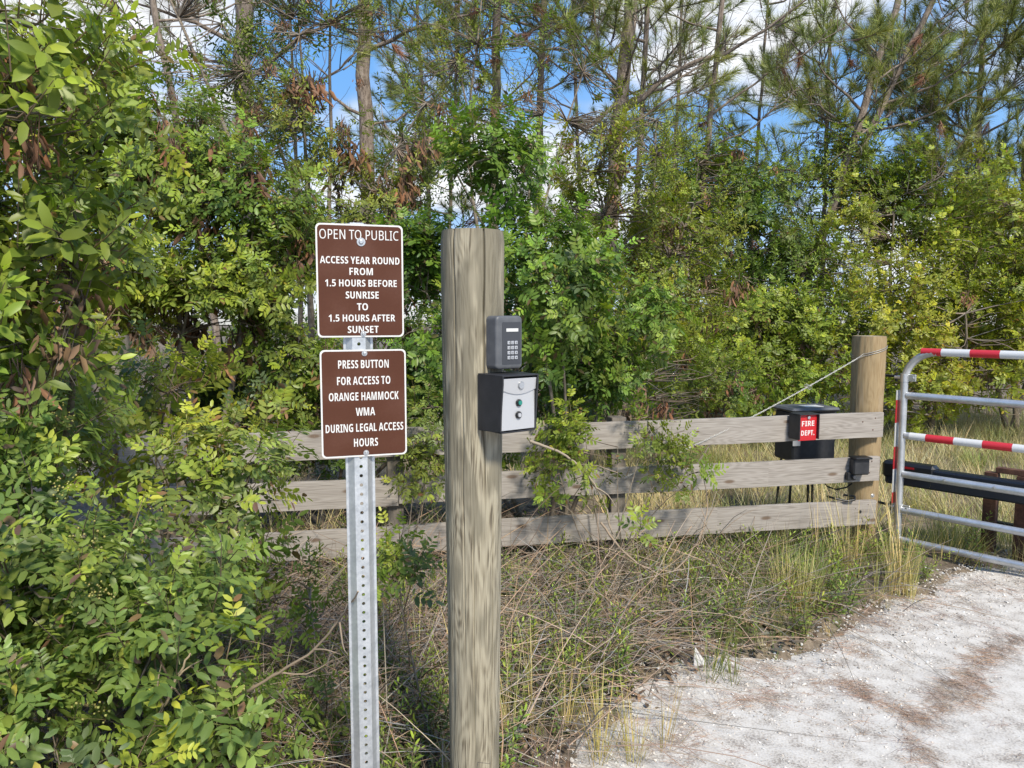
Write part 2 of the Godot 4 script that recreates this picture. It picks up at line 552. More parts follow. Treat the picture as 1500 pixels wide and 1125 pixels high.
func pine_tuft(brown := false) -> ArrayMesh:
	var mb := MB.new()
	mb.tube([Vector3(0, -0.1, 0), Vector3(0.01, 0.1, 0), Vector3(0, 0.26, 0.01)], [0.009, 0.007, 0.004], 4, Color(0.13, 0.10, 0.075), false)
	for k in 150:
		var t := pow(rng.randf(), 0.7)
		var ang := rng.randf() * TAU
		var open := lerpf(1.25, 0.35, t) + rng.randf_range(-0.3, 0.3)
		var out := Vector3(cos(ang), 0, sin(ang))
		var dir := (out * sin(open) + Vector3.UP * cos(open)).normalized()
		var col := jit(mixc(Color(0.17, 0.21, 0.052), Color(0.34, 0.365, 0.085), rng.randf()), 0.15)
		if brown:
			col = jit(Color(0.22, 0.10, 0.055), 0.25)
			dir = (dir + Vector3(0, -1.6, 0)).normalized()
		mb.blade(Vector3(0, t * 0.26, 0), dir, (out * 0.35 + rv() * 0.3), rng.randf_range(0.13, 0.21), 0.0055, col, 2)
	return mb.mesh()

func grass_tuft(blades: int, tall: float, spread: float, wide: float, a: Color, b: Color, lean := 0.5) -> ArrayMesh:
	var mb := MB.new()
	for k in blades:
		var ang := rng.randf() * TAU
		var out := Vector3(cos(ang), 0, sin(ang))
		var h := tall * rng.randf_range(0.45, 1.1)
		mb.blade(out * spread * sqrt(rng.randf()), (Vector3.UP + out * rng.randf_range(0.0, 0.4) + rv() * 0.12).normalized(), out * rng.randf_range(0.1, 1.0) * lean * 1.6 + Vector3.DOWN * rng.randf_range(0.0, 0.7) * lean, h, wide * rng.randf_range(0.7, 1.2), jit(mixc(a, b, rng.randf()), 0.15), 3)
	return mb.mesh()

func stick_tangle(sticks: int, size: float, rise: float, col: Color, thick: float) -> ArrayMesh:
	var mb := MB.new()
	for k in sticks:
		var o := Vector3(rng.randf_range(-1, 1), 0, rng.randf_range(-1, 1)) * size * 0.5 + Vector3.UP * rng.randf() * rise * 0.4
		var d := (Vector3(rng.randf_range(-1, 1), rng.randf_range(-0.1, 1.0) * rise / size, rng.randf_range(-1, 1))).normalized()
		var bend := rv() * 0.5 + Vector3.DOWN * 0.3
		var l := size * rng.randf_range(0.5, 1.3)
		var pts := []
		for i in 5:
			var t := i / 4.0
			pts.append(o + d * l * t + bend * l * t * t * 0.5)
		var r := thick * rng.randf_range(0.6, 1.4)
		mb.tube(pts, [r, r * 0.9, r * 0.8, r * 0.6, r * 0.3], 3, jit(col, 0.35), false)
	return mb.mesh()

func make_plant_meshes() -> void:
	rng.seed = 4021
	MESH.leaf = []       # single compound leaves along +y, the parts of the near shrubs
	for tone in [mixc(OLD, BLUE, 0.7), mixc(OLD, BLUE, 0.25), mixc(OLD, MIDG, 0.6), MIDG, mixc(MIDG, NEWG, 0.6), NEWG, LIME]:
		var row := []
		for k in 3:
			var mb := MB.new()
			compound_leaf(mb, Vector3.ZERO, Vector3.UP, Vector3.BACK, 0.122, 3 + (k % 2), 0.047, 0.46, tone, 2)
			row.append(mb.mesh())
		MESH.leaf.append(row)
	MESH.blade = []      # single simple leaves along +y
	for tone in [mixc(OLD, MIDG, 0.5), MIDG, mixc(MIDG, NEWG, 0.5), NEWG]:
		var row := []
		for k in 3:
			var mb := MB.new()
			mb.leaf(Vector3.ZERO, Vector3.UP, Vector3.BACK, 0.085, 0.034, rng.randf_range(0.1, 0.3), rng.randf_range(0.1, 0.4), tone, 2)
			row.append(mb.mesh())
		MESH.blade.append(row)
	MESH.pepper = []
	for k in 4:
		MESH.pepper.append(pepper_sprig(0.2, 8, 0.125, 0.047, 1, 0.22 if k % 2 else 0.0))
	MESH.bright = []
	for k in 3:
		MESH.bright.append(pepper_sprig(0.2, 9, 0.12, 0.046, 1, 0.7))
	MESH.far = []
	for k in 4:
		MESH.far.append(pepper_sprig(0.26, 10, 0.13, 0.052, 1, 0.3 if k % 2 else 0.12))
	MESH.simple = []
	for k in 3:
		MESH.simple.append(simple_sprig(0.16, 11, 0.08, 0.4, 2, 0.5))
	MESH.small = []
	for k in 4:
		MESH.small.append(simple_sprig(0.24, 22, 0.045, 0.42, 1, 0.35))
	MESH.fine = []
	for k in 3:
		MESH.fine.append(simple_sprig(0.2, 26, 0.03, 0.36, 1, 0.3))
	MESH.wood = []
	for k in 3:
		MESH.wood.append(simple_sprig(0.3, 44, 0.05, 0.45, 0, 0.3))
	MESH.dead = [dead_bunch(), dead_bunch()]
	MESH.tuft = [pine_tuft(), pine_tuft(), pine_tuft()]
	MESH.browntuft = [pine_tuft(true)]
	MESH.grass = [
		grass_tuft(26, 0.34, 0.05, 0.0045, Color(0.176, 0.247, 0.054), Color(0.324, 0.351, 0.096)),
		grass_tuft(26, 0.30, 0.06, 0.004, Color(0.405, 0.312, 0.144), Color(0.567, 0.455, 0.216)),
		grass_tuft(22, 0.42, 0.04, 0.004, Color(0.270, 0.286, 0.072), Color(0.540, 0.442, 0.180), 0.35),
		grass_tuft(30, 0.16, 0.07, 0.0045, Color(0.135, 0.208, 0.054), Color(0.243, 0.312, 0.072), 0.7),
		grass_tuft(14, 0.55, 0.03, 0.0035, Color(0.459, 0.377, 0.156), Color(0.620, 0.520, 0.240), 0.25),
	]
	MESH.field = [
		grass_tuft(40, 0.42, 0.20, 0.0045, Color(0.25, 0.28, 0.075), Color(0.46, 0.41, 0.16), 0.9),
		grass_tuft(40, 0.40, 0.20, 0.0045, Color(0.44, 0.37, 0.18), Color(0.60, 0.52, 0.28), 1.0),
		grass_tuft(40, 0.34, 0.18, 0.0045, Color(0.18, 0.25, 0.06), Color(0.30, 0.34, 0.085), 0.9),
	]
	MESH.sticks = [stick_tangle(16, 0.42, 0.3, Color(0.33, 0.255, 0.20), 0.0018), stick_tangle(18, 0.5, 0.22, Color(0.42, 0.335, 0.26), 0.0015), stick_tangle(12, 0.6, 0.4, Color(0.36, 0.285, 0.22), 0.0022)]
	MESH.berries = []
	for k in 2:
		var mb := MB.new()
		for i in 34:
			var p := Vector3(rng.randfn(0, 0.014), rng.randfn(0, 0.02), rng.randfn(0, 0.014))
			var col := jit(mixc(Color(0.22, 0.24, 0.06), Color(0.36, 0.30, 0.10), rng.randf()), 0.2)
			var r := rng.randf_range(0.0022, 0.0031)
			# a small octahedral berry, rounded by its normals
			var ids := []
			for d in [Vector3.UP, Vector3.DOWN, Vector3.LEFT, Vector3.RIGHT, Vector3.FORWARD, Vector3.BACK]:
				ids.append(mb.vert(p + d * r, d, col))
			for a in [2, 3]:
				for b in [4, 5]:
					for e in [0, 1]:
						mb.tri(ids[a], ids[b], ids[e])
			if i % 3 == 0:
				mb.blade(Vector3(0, -0.05, 0), (p - Vector3(0, -0.05, 0)).normalized(), Vector3.RIGHT * 0.1, (p - Vector3(0, -0.05, 0)).length(), 0.0015, Color(0.2, 0.17, 0.08), 1)
		MESH.berries.append(mb.mesh())

# ---------------------------------------------------------------- plants: whole shrubs and trees
func bent_path(a: Vector3, b: Vector3, steps: int, sway: float) -> Array:
	var side := rdir() * sway * (b - a).length()
	var pts := []
	for i in steps + 1:
		var t := float(i) / steps
		pts.append(a.lerp(b, t) + side * sin(t * PI) + rv() * sway * 0.25 * (b - a).length() / steps * (1.0 if i > 0 else 0.0))
	return pts

func shrub(called: String, label: String, category: String, group: String, base: Vector3, lobes: Array, o: Dictionary) -> Node3D:
	rng.seed = int(o.seed)
	base.y = ground_height(base.x, base.z) - 0.02
	var t := thing(called, label, category, base, 0.0, group)
	var total := 0.0
	for l in lobes:
		total += pow(l[1].x * l[1].y * l[1].z, 0.667)
	var twigs := MB.new()
	var sets: Array = o.sets
	var sprigs := []
	var dead_xf := []
	var dead_cl := []
	var shoots: int = o.get("shoots", 0)
	var berries := []
	for l in lobes:
		var c: Vector3 = l[0] - base
		var r: Vector3 = l[1]
		var share := pow(r.x * r.y * r.z, 0.667) / total
		var start := Vector3(rng.randf_range(-0.12, 0.12), 0, rng.randf_range(-0.12, 0.12))
		var end := c + Vector3(rng.randf_range(-0.3, 0.3) * r.x, 0.5 * r.y, rng.randf_range(-0.3, 0.3) * r.z)
		var limb := bent_path(start, end, 9, 0.1)
		var lr: float = o.get("limb", 0.02)
		var rads := []
		for i in limb.size():
			rads.append(lerpf(lr, lr * 0.25, i / 9.0))
		var mb := MB.new()
		mb.tube(limb, rads, 7, Color.WHITE, true)
		part("branch", mb.mesh(), M.stem, t)
		var count := int(o.n * share)
		var made := 0
		var tries := 0
		while made < count and tries < count * 6:
			tries += 1
			var d := rdir()
			var q := pow(rng.randf(), o.get("shell", 0.4))
			var p := c + Vector3(d.x * r.x, d.y * r.y, d.z * r.z) * q
			if p.y < -base.y + 0.05:
				continue
			var w := p + base
			var hole := lumps.get_noise_3dv(w * o.get("grain", 2.2))
			if hole < o.get("hole", -0.15):
				continue
			made += 1
			var tone := lumps.get_noise_3dv(w * 1.1 + Vector3(31, 7, 3))
			var out: Vector3 = (d * o.get("outward", 0.9) + Vector3.UP * o.get("up", 0.7) + rv() * 0.55).normalized()
			var pick := rng.randf()
			for s in sets:
				if pick < s[1]:
					var k := rng.randi() % (s[0] as Array).size()
					var sc: float = s[2] * rng.randf_range(0.62, 1.3)
					var tint: Color = o.get("tint", Color.WHITE)
					var f := 1.0 + tone * 0.45 + rng.randf_range(-0.15, 0.15)
					sprigs.append([s[0][k], Transform3D(basis_y(out, rng.randf() * TAU, sc), p), Color(tint.r * f * (1.0 + tone * 0.3), tint.g * f, tint.b * f)])
					break
				pick -= s[1]
			if rng.randf() < o.get("twigs", 0.5):
				var root: Vector3 = limb[9]
				for li in range(2, 10):
					if (limb[li] - p).length() + 0.25 * maxf(limb[li].y - p.y, 0.0) < (root - p).length() + 0.25 * maxf(root.y - p.y, 0.0):
						root = limb[li]
				var pts := bent_path(root, p, 4, 0.2)
				var tr: float = o.get("twig", 0.003) * rng.randf_range(0.7, 1.4)
				twigs.tube(pts, [tr * 1.5, tr * 1.2, tr, tr * 0.8, tr * 0.5], 3, jit(mixc(Color(0.15, 0.115, 0.085), Color(0.24, 0.20, 0.16), rng.randf()), 0.25), false)
		for k in int(o.get("dead", 0) * share):
			var d := rdir()
			dead_xf.append(Transform3D(basis_y(Vector3.UP + rv() * 0.3, rng.randf() * TAU, rng.randf_range(0.8, 1.6) * o.get("dead_size", 1.0)), c + Vector3(d.x * r.x, d.y * r.y, d.z * r.z) * rng.randf_range(0.75, 1.0)))
			dead_cl.append(jit(Color(1, 1, 1), 0.25))
		for k in int(shoots * share):
			var d := rdir()
			if d.z < -0.1:
				d.z = -d.z
			var p := c + Vector3(d.x * r.x, d.y * r.y, d.z * r.z) * rng.randf_range(0.88, 1.06)
			var up := (d * 0.8 + Vector3.UP * 0.8 + rv() * 0.4).normalized()
			var b := basis_y(up, rng.randf() * TAU, 1.0)
			var young := clampf(o.get("young", 0.0) + rng.randf_range(-0.9, 0.8) + lumps.get_noise_3dv((p + base) * 1.7), 0, 1)
			var kinds: Array = MESH[o.get("parts", "leaf")]
			for i in 6:
				var ang := i * 2.4
				var open := lerpf(1.35, 0.5, i / 5.0) + rng.randf_range(-0.2, 0.2)
				var od := b * Vector3(cos(ang) * sin(open), cos(open), sin(ang) * sin(open))
				var tone := clampi(int((rng.randf() * 0.42 + young * (0.3 + i * 0.08)) * kinds.size()), 0, kinds.size() - 1)
				var yb := od.normalized()
				var zb := (up - yb * up.dot(yb)).normalized()
				var s: float = o.get("part_size", 1.0) * rng.randf_range(0.8, 1.15) * lerpf(1.05, 0.7, i / 5.0)
				part("leaf", kinds[tone][rng.randi() % 3], M.leaf, t, Transform3D(Basis(yb.cross(zb) * s, yb * s, zb * s), p + up * (0.03 * i - 0.06)))
			twigs.tube([p - up * 0.16, p, p + up * 0.13], [0.003, 0.0022, 0.0012], 3, Color(0.19, 0.145, 0.09), false)
		for k in int(o.get("berries", 0) * share):
			var d := rdir()
			if d.z < 0.0:
				d.z = -d.z
			berries.append(Transform3D(basis_y((d + Vector3.UP * 0.5 + rv() * 0.4).normalized(), rng.randf() * TAU, rng.randf_range(1.3, 1.9)), c + Vector3(d.x * r.x, d.y * r.y, d.z * r.z) * rng.randf_range(1.0, 1.12)))
	if twigs.v.size():
		part("twigs", twigs.mesh(), M.twig, t).set_meta("kind", "stuff")
	baked("foliage", sprigs, M.leaf, t)
	if dead_xf.size():
		var dl := []
		for i in dead_xf.size():
			dl.append([MESH.dead[i % 2], dead_xf[i], dead_cl[i]])
		baked("dead_leaves", dl, M.dry, t)
	for b in berries:
		part("berry_cluster", MESH.berries[rng.randi() % 2], M.berry, t, b).set_meta("kind", "stuff")
	return t

# trunk: world points from the ground up; limbs: world polylines, each [points, radius at its root]
func pine(label: String, trunk: Array, radius: float, limbs: Array, o: Dictionary) -> Node3D:
	rng.seed = int(o.seed)
	var base: Vector3 = trunk[0]
	var t := thing("pine_tree", label, "tree", base, 0.0, "pines behind the thicket")
	var mb := MB.new()
	var pts := []
	var rads := []
	var curve := Curve3D.new()
	for p in trunk:
		curve.add_point(p - base)
	var long := curve.get_baked_length()
	for i in 25:
		var k := i / 24.0
		pts.append(curve.sample_baked(long * k) + Vector3(lumps.get_noise_2d(k * 40.0, o.seed), 0, lumps.get_noise_2d(k * 40.0, o.seed + 50.0)) * radius * 0.6)
		rads.append(radius * 0.88 * lerpf(1.0, 0.45, k) * (1.0 + 0.5 * exp(-k * 30.0)))
	mb.tube(pts, rads, 12, Color.WHITE, true)
	part("trunk", mb.mesh(), M.bark, t)
	var tips := []      # [place, direction, brown]
	var wood := MB.new()
	var all := []
	for l in limbs:
		var local := []
		for p in l[0]:
			local.append(p - base)
		all.append([local, l[1], l[2] if l.size() > 2 else false])
	for k in int(o.get("limbs", 8) * 1.3):
		var h: float = rng.randf_range(o.get("from", 0.35), 0.98)
		var start := curve.sample_baked(long * h)
		var ang := rng.randf() * TAU
		var reach: float = rng.randf_range(0.8, 1.9) * lerpf(1.2, 0.7, h) * o.get("reach", 1.0)
		var out := Vector3(cos(ang), rng.randf_range(-0.05, 0.6), sin(ang))
		var path := []
		for i in 6:
			var q := i / 5.0
			path.append(start + out * reach * q + Vector3(0, 0.25 * q * q * reach, 0) + rv() * 0.05 * q * reach)
		all.append([path, rng.randf_range(0.012, 0.024), rng.randf() < o.get("bare", 0.4)])
	for l in all:
		var path: Array = l[0]
		var cv := Curve3D.new()
		for p in path:
			cv.add_point(p)
		var cl := cv.get_baked_length()
		var lp := []
		var lr := []
		for i in 10:
			lp.append(cv.sample_baked(cl * i / 9.0) + rv() * 0.012 * cl * (0.0 if i == 0 else 1.0))
			lr.append(l[1] * lerpf(1.0, 0.3, i / 9.0))
		var lm := MB.new()
		lm.tube(lp, lr, 6, Color.WHITE, true)
		part("branch", lm.mesh(), M.bark, t)
		var many := int(cl * o.get("shoots", 5.0) * 1.5) + 2
		for k in many:
			var q := rng.randf_range(0.25, 1.0)
			var i0 := int(q * 9.0)
			var s: Vector3 = lp[i0]
			var along := (cv.sample_baked(cl) - cv.sample_baked(cl * 0.5)).normalized()
			var d := (along * 0.7 + rdir() * 0.9 + Vector3.UP * 0.35).normalized()
			var far := rng.randf_range(0.15, 0.6)
			var e := s + d * far + Vector3(0, far * 0.1, 0)
			wood.tube(bent_path(s, e, 3, 0.1), [0.006, 0.005, 0.004, 0.003], 4, jit(Color(0.13, 0.105, 0.085), 0.25), false)
			if not l[2] or rng.randf() < 0.2:
				tips.append([e, (d + Vector3.UP * 0.3).normalized()])
			else:
				for j in 2:
					wood.tube(bent_path(e, e + (d + rdir() * 0.8).normalized() * 0.3, 3, 0.15), [0.003, 0.003, 0.002, 0.0015], 3, jit(Color(0.15, 0.125, 0.105), 0.25), false)
		if not l[2]:
			tips.append([lp[9], (lp[9] - lp[8]).normalized()])
	part("twigs", wood.mesh(), M.twig, t).set_meta("kind", "stuff")
	var xf := [[], [], []]
	var cols := [[], [], []]
	var bx := []
	var bc := []
	for tip in tips:
		var tr := Transform3D(basis_y(tip[1], rng.randf() * TAU, rng.randf_range(0.55, 1.15) * o.get("tuft", 1.0)), tip[0])
		if rng.randf() < 0.05:
			bx.append(tr); bc.append(jit(Color.WHITE, 0.2))
			continue
		var k := rng.randi() % 3
		xf[k].append(tr)
		cols[k].append(jit(Color(1, 1, 1), 0.2))
	for k in 3:
		multi("needles", MESH.tuft[k], M.needle, t, xf[k], cols[k])
	multi("dead_needles", MESH.browntuft[0], M.needle, t, bx, bc)
	return t

# ---------------------------------------------------------------- ground
var road_edge: Array = []      # the road's edge, as (x, z) pairs from left to right

func edge_z(x: float) -> float:
	if x <= road_edge[0].x:
		return road_edge[0].y
	for i in range(1, road_edge.size()):
		if x <= road_edge[i].x:
			return lerpf(road_edge[i - 1].y, road_edge[i].y, (x - road_edge[i - 1].x) / (road_edge[i].x - road_edge[i - 1].x))
	return road_edge[-1].y

# metres inside the road (positive) or outside it
func road_depth(x: float, z: float) -> float:
	return z - edge_z(x) + 0.16 * lumps.get_noise_2d(x * 9.0, z * 9.0) + 0.07 * lumps.get_noise_2d(x * 33.0 + 8.0, z * 33.0)

func ground_height(x: float, z: float) -> float:
	var bumps := 0.035 * lumps.get_noise_2d(x * 3.0, z * 3.0) + 0.012 * lumps.get_noise_2d(x * 14.0, z * 14.0)
	var d := road_depth(x, z)
	return lerpf(bumps + 0.01, -0.06, smoothstep(-0.08, 0.12, d))

func road_height(x: float, z: float) -> float:
	return 0.006 * lumps.get_noise_2d(x * 5.0, z * 5.0) + 0.0025 * lumps.get_noise_2d(x * 26.0, z * 26.0) - 0.09 * smoothstep(0.1, -0.3, road_depth(x, z))

func grid_mesh(xs: Array, zs: Array, h: Callable) -> ArrayMesh:
	var mb := MB.new()
	var w := xs.size()
	for z in zs:
		for x in xs:
			var e := 0.03
			var y: float = h.call(x, z)
			var nn := Vector3(y - h.call(x + e, z), e, y - h.call(x, z + e)).normalized()
			mb.vert(Vector3(x, y, z), nn, Color.WHITE, Vector2(x, z))
	for j in zs.size() - 1:
		for i in w - 1:
			mb.quad(j * w + i, j * w + i + 1, (j + 1) * w + i + 1, (j + 1) * w + i)
	return mb.mesh()

func stretched(a: float, b: float, step: float, beyond: float) -> Array:
	var out := []
	var s := b
	var jump := step * 2.0
	while s < b + beyond:
		s += jump
		jump *= 1.5
		out.append(s)
	s = a
	jump = step * 2.0
	while s > a - beyond:
		s -= jump
		jump *= 1.5
		out.push_front(s)
	var mid := []
	for i in int((b - a) / step) + 1:
		mid.append(a + i * step)
	var lows := out.filter(func(q): return q < a)
	var highs := out.filter(func(q): return q > b)
	return lows + mid + highs

func scatter(called: String, label: String, category: String, mat_: Material, list: Dictionary) -> void:
	# list: mesh -> [transforms, colours]; the first mesh is the thing's own, the others its parts
	var t := thing(called, label, category)
	t.set_meta("kind", "stuff")
	var all := []
	for m in list:
		for i in list[m][0].size():
			all.append([m, list[m][0][i], list[m][1][i]])
	baked("clumps", all, mat_, t)

# ---------------------------------------------------------------- built things
# a round post standing on its own origin; cracks: [angle, low, high, depth] (angle 0 faces +z)
func round_post(bottom: float, height: float, r_low: float, r_top: float, metres: float, sd: int, cracks: Array) -> ArrayMesh:
	var mb := MB.new()
	var wob := noise(1.0, sd, 2)
	var angs := []
	for k in 64:
		var a := -PI + TAU * k / 64
		var near := false
		for c in cracks:
			if absf(angle_difference(a, c[0])) < 0.11:
				near = true
		if not near:
			angs.append(a)
	for c in cracks:
		for d in [-0.105, -0.06, -0.034, -0.022, 0.0, 0.022, 0.034, 0.06, 0.105]:
			angs.append(c[0] + d)
	angs.sort()
	angs.append(angs[0] + TAU)
	var rows := 72
	var w := angs.size()
	var pos := func(a: float, y: float) -> Vector3:
		var k := clampf(y / height, 0, 1)
		var r := lerpf(r_low, r_top, k) * (1.0 + 0.018 * wob.get_noise_3d(sin(a) * 1.6, y * 2.5, cos(a) * 1.6) + 0.012 * wob.get_noise_3d(sin(a) * 7.0, y * 3.0, cos(a) * 7.0))
		r -= 0.004 * smoothstep(height - 0.012, height, y)
		var swing := 0.0
		for c in cracks:
			var open := smoothstep(c[1], c[1] + 0.25, y) * smoothstep(c[2] + 0.05, c[2] - 0.02, y)
			var off := absf(angle_difference(a, c[0]))
			if off < 0.11:
				swing += 0.06 * wob.get_noise_2d(y * 3.0, c[0] * 10.0) * (1.0 - off / 0.11)
				r -= c[3] * open * (1.0 - smoothstep(0.0, 0.034, off))
		return Vector3(sin(a + swing) * r, y, cos(a + swing) * r)
	for j in rows + 1:
		var y := lerpf(bottom, height, float(j) / rows)
		for i in w:
			var a: float = angs[i]
			var p: Vector3 = pos.call(a, y)
			var da: Vector3 = pos.call(a + 0.012, y) - pos.call(a - 0.012, y)
			var nn := Vector3.UP.cross(da).normalized()
			mb.vert(p, nn, Color.WHITE, Vector2((a + PI) / TAU, 1.0 - y / metres))
	for j in rows:
		for i in w - 1:
			mb.quad(j * w + i, j * w + i + 1, (j + 1) * w + i + 1, (j + 1) * w + i)
	return mb.mesh()

func post_cap(height: float, r: float) -> ArrayMesh:
	var mb := MB.new()
	var c := mb.vert(Vector3(0, height + 0.003, 0), Vector3.UP)
	var first := mb.v.size()
	for k in 33:
		var a := TAU * k / 32
		mb.vert(Vector3(sin(a) * r, height - 0.0015, cos(a) * r), (Vector3.UP + Vector3(sin(a), 0, cos(a)) * 0.05).normalized())
	for k in 32:
		mb.tri(c, first + k, first + k + 1)
	return mb.mesh()

# a sawn board from a to b (its centre line), with slightly wavy edges
func board(a: Vector3, b: Vector3, tall: float, thick: float, sd: int, u0: float) -> ArrayMesh:
	var mb := MB.new()
	var wob := noise(1.0, sd, 3)
	var d := (b - a).normalized()
	var out := d.cross(Vector3.UP).normalized()
	if out.z < 0.0:
		out = -out
	var up := Vector3.UP
	var long := (b - a).length()
	var steps := int(long / 0.06) + 1
	var sec := [[-1.0, -0.97], [-1.0, 0.97], [-0.85, 1.0], [0.85, 1.0], [1.0, 0.97], [1.0, -0.97], [0.85, -1.0], [-0.85, -1.0]]
	for e in sec.size():
		var p: Array = sec[e]
		var q: Array = sec[(e + 1) % sec.size()]
		var nn: Vector3 = (out * (p[0] + q[0]) * 0.5 * tall + up * (p[1] + q[1]) * 0.5 * thick).normalized()
		if absf(p[0] - q[0]) > 0.5: nn = up * signf(p[1])
		elif absf(p[1] - q[1]) > 0.5: nn = out * signf(p[0])
		var first := mb.v.size()
		for i in steps + 1:
			var s := long * i / steps
			var bow := 0.006 * sin(s * 1.3 + sd)
			for c in [p, q]:
				var y: float = c[1] * tall * 0.5 + bow + 0.0025 * wob.get_noise_2d(s * 5.0, c[1] * 9.0) * signf(c[1])
				var z: float = c[0] * thick * 0.5 + 0.003 * sin(s * 0.9 + sd)
				mb.vert(a + d * s + up * y + out * z, nn, Color.WHITE, Vector2(u0 + s / 2.6, 0.5 - 0.5 * c[1] * 0.96))
		for i in steps:
			mb.quad(first + i * 2, first + i * 2 + 1, first + i * 2 + 3, first + i * 2 + 2)
	for e in [0.0, long]:
		var pts := []
		for c in sec:
			pts.append(a + d * e + up * (c[1] * tall * 0.5 + 0.006 * sin(e * 1.3 + sd)) + out * c[0] * thick * 0.5)
		mb.face(pts, d * (-1.0 if e == 0.0 else 1.0), Color.WHITE, [Vector2(0.1, 0.1), Vector2(0.1, 0.9), Vector2(0.11, 0.9), Vector2(0.12, 0.9), Vector2(0.12, 0.5), Vector2(0.12, 0.1), Vector2(0.11, 0.1), Vector2(0.1, 0.1)])
	return mb.mesh()

func rounded_plate(w: float, h: float, r: float, z0: float, z1: float) -> ArrayMesh:
	var mb := MB.new()
	var ring := []
	for q in 4:
		var c := Vector2((w * 0.5 - r) * [1, -1, -1, 1][q], (h * 0.5 - r) * [1, 1, -1, -1][q])
		for k in 6:
			var a := PI * 0.5 * (q + k / 5.0)
			ring.append(c + Vector2(cos(a), sin(a)) * r)
	for z in [z0, z1]:
		var pts := []
		for p in ring:
			pts.append(Vector3(p.x, p.y, z))
		mb.face(pts, Vector3.BACK if z == z1 else Vector3.FORWARD)
	for i in ring.size():
		var p: Vector2 = ring[i]
		var q: Vector2 = ring[(i + 1) % ring.size()]
		var e := (q - p).normalized()
		mb.face([Vector3(p.x, p.y, z0), Vector3(q.x, q.y, z0), Vector3(q.x, q.y, z1), Vector3(p.x, p.y, z1)], Vector3(e.y, -e.x, 0))
	return mb.mesh()

func bolt_mesh(r: float, head: float) -> ArrayMesh:
	var mb := MB.new()
	mb.tube([Vector3(0, 0, 0), Vector3(0, 0, 0.0015)], [r, r * 0.97], 20)
	mb.tube([Vector3(0, 0, 0.0014), Vector3(0, 0, head * 0.7), Vector3(0, 0, head)], [r * 0.58, r * 0.55, r * 0.42], 6)
	return mb.mesh()

# lettering fitted to a width and a cap height, its middle at (x, y), lying on z
func lettering(parent: Node, text: String, x: float, y: float, w: float, h: float, z: float, m: Material, bold := true) -> MeshInstance3D:
	var f := SystemFont.new()
	f.font_names = PackedStringArray(["Droid Sans"])
	f.font_weight = 700 if bold else 400
	var tm := TextMesh.new()
	tm.font = f
	tm.text = text
	tm.font_size = 48
	tm.pixel_size = 0.001
	tm.depth = 0.012
	tm.curve_step = 2.0
	var box := tm.get_aabb()
	var sx := w / box.size.x
	var sy := h / box.size.y
	var c := box.get_center()
	return part("lettering", tm, m, parent, Transform3D(Basis(Vector3(sx, 0, 0), Vector3(0, sy, 0), Vector3(0, 0, 0.05)), Vector3(x - c.x * sx, y - c.y * sy, z)))

func sign_board(label: String, centre: Vector3, turn: float, w: float, h: float, lines: Array, bolts: Array) -> void:
	var t := thing("sign", label, "sign", centre, turn, "brown signs on the perforated steel post")
	part("border", rounded_plate(w, h, 0.012, -0.001, 0.001), M.white, t)
	part("panel", rounded_plate(w - 0.0085, h - 0.0085, 0.010, 0.0, 0.0014), M.brown, t)
	for l in lines:
		lettering(t, l[0], l[1] * w, l[2] * h, l[3] * w, l[4] * h, 0.0016, M.letter, l[5])
	for b in bolts:
		part("bolt", bolt_mesh(b[2], 0.006), M.zinc, t, Transform3D(Basis(), Vector3(b[0] * w, b[1] * h, 0.0016)))

